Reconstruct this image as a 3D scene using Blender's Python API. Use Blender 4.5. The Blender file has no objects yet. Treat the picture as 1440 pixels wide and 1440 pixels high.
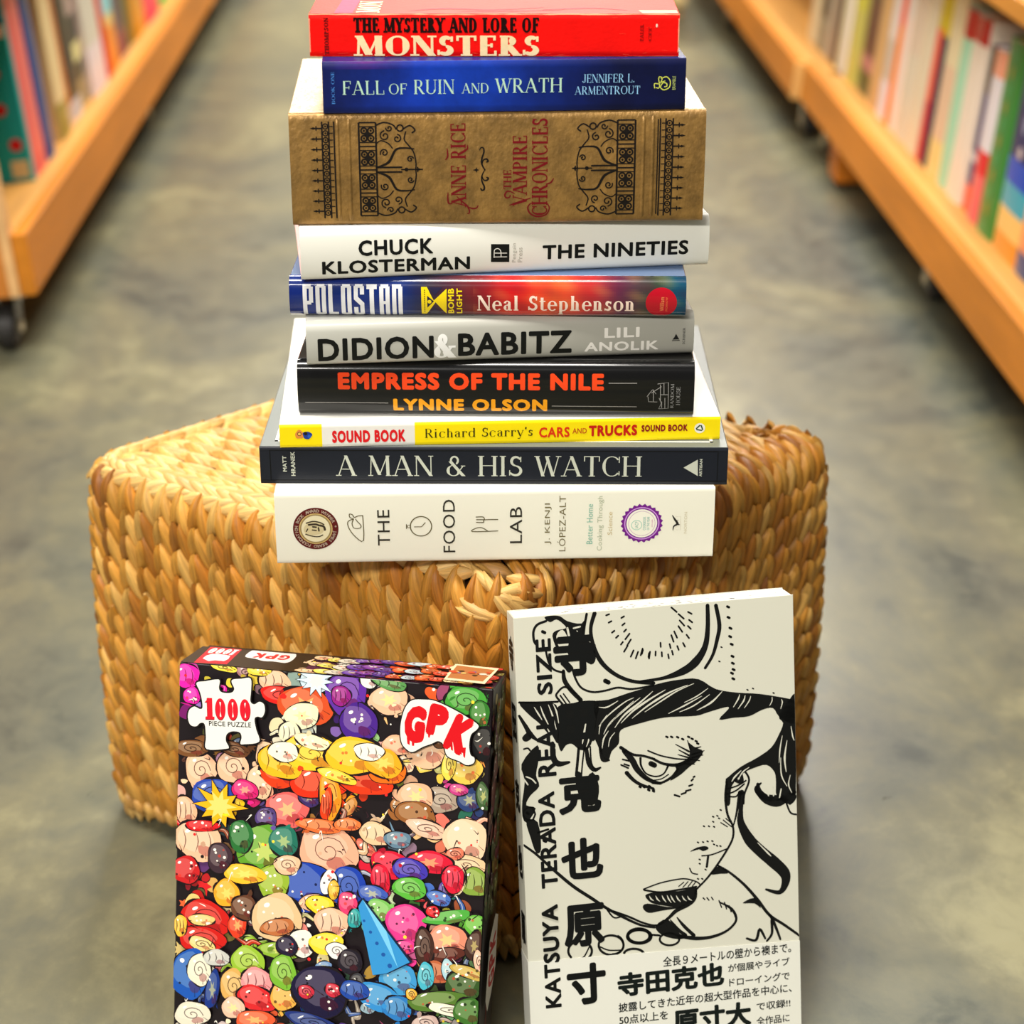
import bpy, bmesh, math, random
from mathutils import Vector, Matrix
from mathutils.geometry import tessellate_polygon
rnd = random.Random(11)
SC = bpy.context.scene
COL = SC.collection
MM = 0.001

UNITS = {'lx': -0.598,'ly': 2.45,'yl': 0.03229,'rx': 0.5724,'ry': 1.5,'yr': 0.02899,'joint': 2.1}
SHELF_L = [{'a': 0.3313,'t': 0.014,'d': 0.05,'h': 0.275,'dep': 0.2,'bands': [(1,[60,180,180])],'cover': [8,166,170],'label': 'teal book with red dots,cover facing the open end of the left shelf','spots': [('cover',(0.004,0.216,0.196,0.272,0),[12,22,92]),('cover',(0.004,0.2,0.196,0.216,0),[244,240,236]),('cover',(0.006,0.006,0.03,0.03,0),[214,200,150]),('cover',(0.018,0.052,0.009),[200,20,34]),('cover',(0.03,0.102,0.009),[190,30,40]),('cover',(0.03,0.152,0.009),[196,50,50])]},{'a': 0.3453,'t': 0.096,'d': 0.05,'h': 0.255,'bands': [(1,[226,96,92])],'cover': [226,96,92],'label': 'salmon pink book directly beside the teal book with red dots'},{'a': 0.4414,'t': 0.0654,'d': 0.05,'h': 0.25,'bands': [(1,[16,62,132])],'cover': [16,62,132],'label': 'dark blue book between the salmon pink book and a brown one'},{'a': 0.5068,'t': 0.0618,'d': 0.075,'h': 0.23,'bands': [(0.3,[150,84,30]),(1,[140,90,52])],'cover': [140,90,52],'label': 'dull brown book set back beside the dark blue book'},{'a': 0.5686,'t': 0.0839,'d': 0.05,'h': 0.27,'bands': [(0.2,[150,140,60]),(1,[224,204,150])],'cover': [224,204,150],'label': 'tall cream book between two brown spines'},{'a': 0.6525,'t': 0.0538,'d': 0.055,'h': 0.26,'bands': [(0.12,[196,180,168]),(1,[186,104,30])],'cover': [186,104,30],'label': 'orange brown book between cream and black books'},{'a': 0.7063,'t': 0.0839,'d': 0.055,'h': 0.262,'bands': [(0.12,[186,190,196]),(0.2,[60,60,40]),(1,[40,36,28])],'cover': [40,36,28],'label': 'near black book with a pale grey foot'},{'a': 0.7902,'t': 0.0881,'d': 0.06,'h': 0.24,'bands': [(0.18,[150,140,96]),(0.3,[50,60,34]),(0.42,[222,220,150]),(0.6,[36,36,30]),(1,[180,160,150])],'cover': [200,196,150],'label': 'dark book with a pale lime band,left of the white one'},{'a': 0.8783,'t': 0.1488,'d': 0.05,'h': 0.26,'bands': [(0.3,[222,214,218]),(0.62,[206,206,190]),(1,[226,212,208])],'cover': [226,216,212],'label': 'broad off-white book left of a thin red spine'},{'a': 1.0271,'t': 0.0495,'d': 0.05,'h': 0.22,'bands': [(0.7,[206,30,26]),(1,[206,170,150])],'cover': [200,40,34],'label': 'thin red book between white and orange spines'},{'a': 1.0766,'t': 0.0943,'d': 0.05,'h': 0.24,'bands': [(0.32,[230,142,30]),(0.4,[224,200,120]),(1,[132,214,222])],'cover': [230,150,40],'label': 'orange book with a light cyan upper half'},{'a': 1.1709,'t': 0.1363,'d': 0.055,'h': 0.22,'bands': [(0.2,[120,40,70]),(0.5,[70,60,76]),(0.7,[100,140,180]),(1,[130,200,200])],'cover': [80,70,80],'label': 'plum and slate book beside the orange and cyan one'},{'a': 1.3072,'t': 0.0669,'d': 0.055,'h': 0.22,'bands': [(1,[96,100,42])],'cover': [96,100,42],'label': 'narrow olive green book'},{'a': 1.3741,'t': 0.151,'d': 0.05,'h': 0.22,'bands': [(1,[208,146,22])],'cover': [208,146,22],'label': 'mustard yellow book on the far part of the left shelf'},{'a': 1.5251,'t': 0.1965,'d': 0.05,'h': 0.2,'bands': [(0.6,[236,40,96]),(1,[236,110,120])],'cover': [236,60,100],'label': 'hot pink book on the far part of the left shelf'},{'a': 1.7216,'t': 0.2279,'d': 0.05,'h': 0.2,'bands': [(1,[90,196,90])],'cover': [90,196,90],'label': 'bright green book,last one seen on the left shelf'}]
SHELF_R = [{'a': 0.7929,'t': 0.05,'d': 0.064,'h': 0.24,'bands': [(0.3,[60,90,140]),(1,[200,150,120])],'cover': [190,140,110],'label': 'slate and peach book at the near end of the right shelf','spots': []},{'a': 0.8429,'t': 0.0638,'d': 0.064,'h': 0.24,'bands': [(0.12,[60,84,130]),(0.5,[236,150,96]),(1,[240,190,140])],'cover': [236,160,110],'label': 'peach orange book beside the deep blue one','spots': []},{'a': 0.9067,'t': 0.111,'d': 0.064,'h': 0.262,'bands': [(0.1,[226,150,52]),(0.22,[238,196,112]),(0.34,[60,164,184]),(0.46,[16,70,190]),(1,[10,16,92])],'cover': [10,20,100],'label': 'deep blue book with a yellow foot and turquoise band','spots': [('spine',(0.13,0.01,0.008),[210,190,190]),('spine',(0.165,0.008,0.012),[150,150,180])]},{'a': 1.0178,'t': 0.0844,'d': 0.064,'h': 0.25,'bands': [(1,[52,132,54])],'cover': [52,132,54],'label': 'green patterned book between blue and coral spines','spots': [('spine',(0.012,0.006,0.008),[70,160,90]),('spine',(0.034,0.006,0.008),[150,140,40]),('spine',(0.055999999999999994,0.006,0.008),[70,160,90]),('spine',(0.078,0.006,0.008),[150,140,40]),('spine',(0.09999999999999999,0.006,0.008),[70,160,90]),('spine',(0.12199999999999998,0.006,0.008),[150,140,40]),('spine',(0.14400000000000002,0.006,0.008),[70,160,90]),('spine',(0.166,0.006,0.008),[150,140,40]),('spine',(0.188,0.006,0.008),[70,160,90]),('spine',(0.21,0.006,0.008),[150,140,40]),('spine',(0.23199999999999998,0.006,0.008),[70,160,90])]},{'a': 1.1022,'t': 0.0564,'d': 0.064,'h': 0.225,'bands': [(0.28,[232,104,104]),(0.42,[222,40,48]),(0.85,[228,220,222]),(1,[244,164,130])],'cover': [228,214,214],'label': 'coral book with a white upper half','spots': []},{'a': 1.1586,'t': 0.0459,'d': 0.07,'h': 0.22,'bands': [(0.16,[240,74,28]),(0.3,[44,30,104]),(0.36,[196,190,196]),(0.72,[52,32,100]),(1,[70,40,20])],'cover': [50,34,90],'label': 'narrow purple book with an orange red foot','spots': []},{'a': 1.2045,'t': 0.0782,'d': 0.064,'h': 0.248,'bands': [(0.86,[234,218,198]),(1,[186,6,12])],'cover': [234,220,200],'label': 'off-white book with a dark red top,between mint and purple','spots': []},{'a': 1.2826,'t': 0.0544,'d': 0.064,'h': 0.248,'bands': [(0.84,[164,214,178]),(1,[186,6,12])],'cover': [164,214,178],'label': 'mint green book with a dark red top','spots': []},{'a': 1.337,'t': 0.0756,'d': 0.064,'h': 0.262,'bands': [(0.2,[232,206,130]),(0.6,[224,190,156]),(1,[228,212,168])],'cover': [228,206,160],'label': 'cream book right of the thin navy spine','spots': []},{'a': 1.4126,'t': 0.0317,'d': 0.064,'h': 0.262,'bands': [(0.72,[10,46,72]),(1,[206,182,36])],'cover': [10,46,72],'label': 'thin navy book with a yellow top','spots': []},{'a': 1.4444,'t': 0.0374,'d': 0.064,'h': 0.262,'bands': [(0.34,[196,12,42]),(0.74,[226,84,62]),(1,[206,182,40])],'cover': [196,20,40],'label': 'crimson book beside the thin navy spine','spots': []},{'a': 1.4818,'t': 0.0828,'d': 0.064,'h': 0.258,'bands': [(1,[222,208,178])],'cover': [222,208,178],'label': 'cream book left of the crimson one','spots': []},{'a': 1.5645,'t': 0.0759,'d': 0.064,'h': 0.262,'bands': [(0.5,[214,204,180]),(1,[216,196,172])],'cover': [216,204,180],'label': 'pale stone coloured book,second left of the crimson one','spots': []},{'a': 1.6404,'t': 0.0449,'d': 0.064,'h': 0.25,'bands': [(0.7,[236,214,200]),(0.95,[222,214,204]),(1,[216,70,50])],'cover': [236,214,200],'label': 'blush white book right of the orange spine','spots': []},{'a': 1.6854,'t': 0.0403,'d': 0.064,'h': 0.25,'bands': [(0.62,[238,132,36]),(0.9,[236,90,60]),(1,[230,206,200])],'cover': [238,132,36],'label': 'orange book between two white spines','spots': []},{'a': 1.7256,'t': 0.0592,'d': 0.064,'h': 0.25,'bands': [(0.24,[222,216,222]),(0.5,[196,186,170]),(1,[222,214,206])],'cover': [220,214,214],'label': 'light grey book left of the orange spine','spots': []},{'a': 1.7848,'t': 0.0799,'d': 0.064,'h': 0.26,'bands': [(1,[206,164,106])],'cover': [206,164,106],'label': 'tan book right of the dark brown one','spots': []},{'a': 1.8647,'t': 0.1234,'d': 0.07,'h': 0.26,'bands': [(0.15,[66,76,30]),(0.25,[176,110,110]),(0.6,[90,40,34]),(1,[70,40,24])],'cover': [80,44,30],'label': 'dark brown book with a maroon middle','spots': []},{'a': 1.9881,'t': 0.0893,'d': 0.064,'h': 0.25,'bands': [(0.5,[196,190,92]),(0.66,[204,200,60]),(1,[224,222,160])],'cover': [204,200,110],'label': 'yellow green book left of the dark brown one','spots': []},{'a': 2.0774,'t': 0.0196,'d': 0.064,'h': 0.25,'bands': [(1,[230,220,222])],'cover': [230,220,222],'label': 'broad white book just before the bookcase joint','spots': []},{'a': 2.112,'t': 0.05,'d': 0.064,'h': 0.2,'bands': [(1,[212,206,170])],'cover': [212,206,170],'label': 'pale khaki book just beyond the bookcase joint'},{'a': 2.162,'t': 0.07,'d': 0.064,'h': 0.2,'bands': [(1,[90,70,60])],'cover': [90,70,60],'label': 'dark umber book beyond the bookcase joint'},{'a': 2.232,'t': 0.06,'d': 0.064,'h': 0.2,'bands': [(1,[170,160,140])],'cover': [170,160,140],'label': 'greige book beyond the joint,next to a charcoal one'},{'a': 2.292,'t': 0.08,'d': 0.064,'h': 0.2,'bands': [(0.3,[130,130,110]),(1,[60,54,48])],'cover': [60,54,48],'label': 'charcoal book with a grey green foot,beyond the joint'},{'a': 2.372,'t': 0.09,'d': 0.064,'h': 0.2,'bands': [(1,[206,196,160])],'cover': [206,196,160],'label': 'pale straw coloured book,farthest seen on the right shelf'}]
LAMPS = [('ceiling_lamp_front',(-1.4,-2.2,2.5),1.6,0.6,150),('ceiling_lamp_middle',(-0.6,0.75,2.8),1.5,0.5,56),('ceiling_lamp_far',(0.1,3.2,2.8),1.4,0.6,62),('ceiling_lamp_back',(0.1,6.4,2.8),1.6,0.6,130)]
AMB = 0.085
EXPO = 0.74
OT_CORNERS = [(-0.325,1.372),(-0.002,1.163),(0.252,1.425),(-0.075,1.61)]
BOOKS = {'food': [-0.15016,1.17492,0.307,0.27967,0.0489,0.03867],'watch': [-0.16019,1.19244,0.3559,0.29702,0.0254,-0.00787],'cars': [-0.14652,1.19,0.3813,0.27952,0.0155,0.05253],'empress': [-0.13561,1.20478,0.3968,0.25059,0.0365,-0.01511],'didion': [-0.12779,1.19493,0.4333,0.2439,0.0283,0.09398],'polostan': [-0.1385,1.20786,0.4616,0.24661,0.0256,-0.0115],'nineties': [-0.12955,1.19968,0.4872,0.25548,0.033,0.13061],'vampire': [-0.13412,1.2072,0.5202,0.25206,0.0694,0.04495],'blue': [-0.11289,1.20804,0.5896,0.21763,0.0308,0.05382],'red': [-0.1212,1.2239,0.6204,0.22106,0.0254,0]}
TEXT = {'red': [['title','THE MYSTERY AND LORE OF','slab',[26.62,14.35,137.32,23.36],0,[30,6,4],0],['title','MONSTERS','serifB',[26.24,0.64,137.38,12.67],0,[255,228,175],0],['author_name','THOMPSON','slab',[9,1.27,11.55,23.57],90,[120,8,8],0],['publisher_mark','PALER','slab',[197.65,9.3,199.78,19.38],90,[170,8,6],0],['publisher_mark','CIT','slab',[202.77,9.3,204.47,17.71],90,[170,8,6],0]],'blue': [['title','FALL','serif',[11.77,11.24,36.54,19.43],0,[190,228,205],0],['title','OF','serif',[39.48,11.22,50.08,17.59],0,[190,228,205],0],['title','RUIN','serif',[54.35,11.18,78.56,19.68],0,[190,228,205],0],['title','AND','serif',[82.8,11.33,98.98,17.29],0,[190,228,205],0],['title','WRATH','serif',[102.82,11.39,143.36,19.91],0,[190,228,205],0],['author_name','JENNIFER L.','serif',[155.28,16.83,186.51,21.93],0,[150,205,245],0],['author_name','ARMENTROUT','serif',[150.67,9.79,190.12,14.7],0,[150,205,245],0],['volume_lettering','BOOK ONE','serif',[5.22,5.91,7.12,24.98],90,[80,150,235],0],['publisher_mark','BRAMBLE','sans',[209.55,12.11,211.49,20.23],90,[190,205,120],0]],'vampire': [['author_name','ANNE RICE','serifM',[97.09,10.82,106.16,62.55],90,[116,10,22],0],['title','THE','serifM',[129.05,22.01,133.83,33.93],90,[116,10,22],0],['title','VAMPIRE','serifM',[134.69,11.25,143.36,54.81],90,[116,10,22],0],['title','CHRONICLES','serifM',[146.39,5.29,155.92,65.07],90,[116,10,22],0]],'nineties': [['author_name','CHUCK','bold',[35.61,15.19,81.6,25.11],0,[12,14,14],0],['author_name','KLOSTERMAN','bold',[12.97,4.05,104.43,12.69],0,[12,14,14],0],['title','THE NINETIES','bold',[149.84,8.55,242.22,17.96],0,[12,14,14],0],['publisher_mark','Penguin','sans',[130.67,7.56,133.78,19.88],90,[175,172,160],0],['publisher_mark','Press','sans',[134.23,7.43,137.13,17.02],90,[175,172,160],0]],'polostan': [['title','POLOSTAN','deco',[8.46,0.84,70.43,21.62],0,[235,235,238],0],['series_mark','BOMB','bold',[98.73,2.7,102.49,19.31],90,[245,215,20],0],['series_mark','LIGHT','bold',[104.03,2.72,107.57,19.33],90,[245,215,20],0],['author_name','Neal Stephenson','serifM',[116.84,2.02,214.53,14.95],0,[255,228,210],0],['publisher_mark','William','sans',[230.39,5.04,233.04,14.27],90,[245,150,90],0],['publisher_mark','MORROW','sans',[233.92,5.05,235.24,14.28],90,[245,120,70],0]],'didion': [['title','DIDION','bold',[7.05,3.28,79.24,18.69],0,[12,14,14],0],['title','&','serifB',[79.47,3.26,93.5,19.42],0,[246,246,242],0],['title','BABITZ','bold',[94.4,4.19,166.08,19.45],0,[12,14,14],0],['author_name','LILI','bold',[186.73,13.55,209.07,20.14],0,[240,236,228],0],['author_name','ANOLIK','bold',[174.25,4.59,221.33,10.97],0,[240,236,228],0],['publisher_mark','SCRIBNER','sans',[236.6,7.8,238.19,18.67],90,[60,60,60],0]],'empress': [['title','EMPRESS OF THE NILE','black',[25.73,18.63,193.6,29.81],0,[245,72,25],0],['author_name','LYNNE OLSON','black',[60.37,4,157.9,12.65],0,[252,168,22],0],['publisher_mark','RANDOM','serif',[235.7,6.9,237.72,23.38],90,[150,150,148],0],['publisher_mark','HOUSE','serif',[239.29,9.08,241.75,21.5],90,[150,150,148],0]],'cars': [['series_mark','SOUND BOOK','black',[32.96,2.7,79.16,11.14],0,[222,22,30],0],['title',"Richard Scarry's",'serif',[91.52,3.19,159.82,11.17],0,[62,58,8],0],['title','CARS','bold',[163.89,3.65,183.35,10.67],0,[222,52,15],0],['title','AND','med',[185.15,5.99,194.21,9.62],0,[190,60,20],0],['title','TRUCKS','black',[195.57,3.85,226.42,11.37],0,[200,24,16],0],['title','SOUND BOOK','black',[229.12,6.33,258.67,10.94],0,[140,12,24],0]],'watch': [['title','A MAN & HIS WATCH','serif',[48.12,5.64,242.58,19.54],0,[198,202,186],0],['author_name','MATT','bold',[14.48,8.4,16.96,19.13],90,[198,202,186],0],['author_name','HRANEK','bold',[19.68,5.47,22.39,22.07],90,[198,202,186],0],['publisher_mark','ARTISAN','bold',[279.15,5.83,280.96,17.79],90,[198,202,186],0]],'food': [['title','THE','sans',[64.71,12.3,72.39,37.06],90,[45,42,34],0],['title','FOOD','sans',[106.31,6.56,114.01,43.24],90,[45,42,34],0],['title','LAB','sans',[148.91,12.31,156.63,37.62],90,[45,42,34],0],['author_name','J. KENJI','sans',[171.15,11.19,175.47,39.73],90,[110,100,60],0],['author_name','LÓPEZ-ALT','sans',[179.33,6.02,184.56,44.75],90,[110,100,60],0],['subtitle','Better Home','sans',[197.98,10.97,201.85,38.8],90,[120,180,160],0],['subtitle','Cooking Through','sans',[204.8,6.08,208.9,44.09],90,[170,178,150],0],['subtitle','Science','sans',[211.4,17.25,214.36,33.15],90,[200,180,130],0],['publisher_mark','NORTON','sans',[260.41,17.4,262.24,32.34],90,[205,195,165],0]],'ab': [['title','寺','cjkB',[24.43,259.38,51.82,289.17],0,[12,14,14],0],['title','田','cjkB',[27.2,216.14,49.25,242.14],0,[12,14,14],0],['title','克','cjkB',[23.98,169.12,51.74,196.39],0,[12,14,14],0],['title','也','cjkB',[24.11,125.27,51.57,152.87],0,[12,14,14],0],['title','原','cjkB',[24.19,79.46,50.9,108.36],0,[12,14,14],0],['obi_lettering','寸','cjkB',[24.51,39.91,50.42,68.16],0,[12,14,14],8],['title','SIZE','bold',[13.24,249.2,23.24,285.39],90,[12,14,14],0],['title','REAL','bold',[11.53,195.74,23.44,234.77],90,[12,14,14],0],['title','TERADA','bold',[10.82,121.53,21.44,185.8],90,[12,14,14],0],['title','KATSUYA','bold',[9.92,40.3,20.66,110.29],90,[12,14,14],9],['obi_lettering','全長９メートルの壁から襖まで。','cjk',[88.7,59.49,175.49,66.37],0,[14,22,20],8],['obi_lettering','寺田克也','cjkB',[57.86,41.89,129.61,58.58],0,[14,22,20],8],['obi_lettering','が個展やライブ','cjk',[132.34,50.51,174.33,56.2],0,[14,22,20],8],['obi_lettering','ドローイングで','cjk',[132.82,40.56,174.14,46.26],0,[14,22,20],8],['obi_lettering','披露してきた近年の超大型作品を中心に、','cjk',[58.05,31.66,175.45,38.09],0,[14,22,20],8],['obi_lettering','50点以上を','cjk',[58.22,22.94,90.94,29.35],0,[14,22,20],8],['obi_lettering','原寸大','cjkB',[94.12,11.72,147.32,29.11],0,[14,22,20],8],['obi_lettering','で収録!!','cjk',[151.06,21.48,174.27,27.21],0,[14,22,20],8],['obi_lettering','全作品に','cjk',[150.83,11.01,173.58,17.01],0,[14,22,20],8]],'abspine': [['spine_lettering','寺','cjkB',[5,264.08,18,286.09],0,[12,14,14],0],['spine_lettering','田','cjkB',[5,218.17,18,242.15],0,[12,14,14],0],['spine_lettering','克','cjkB',[5,170.96,18,192.42],0,[12,14,14],0],['spine_lettering','也','cjkB',[5,126.75,18,148.65],0,[12,14,14],0],['spine_lettering','原','cjkB',[5,81.56,18,102.85],0,[12,14,14],0]],'pz': [['piece_count_badge','1000','slabB',[18.11,232.93,48.16,246.84],3,[120,8,20],61],['piece_count_badge','1000','slabB',[18.36,233.43,47.89,247.26],3,[225,20,40],62],['piece_count_badge','PIECE PUZZLE','med',[21.09,229.23,48.71,232.41],3,[12,14,14],62],['brand_logo','G','ultra',[147.02,229.65,160.4,253.67],-6,[214,8,22],66],['brand_logo','P','ultra',[161.56,235.08,174.31,255.52],-9,[214,8,22],66],['brand_logo','K','ultra',[175.02,225.28,188.79,249.97],-22,[214,8,22],66]]}
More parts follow.
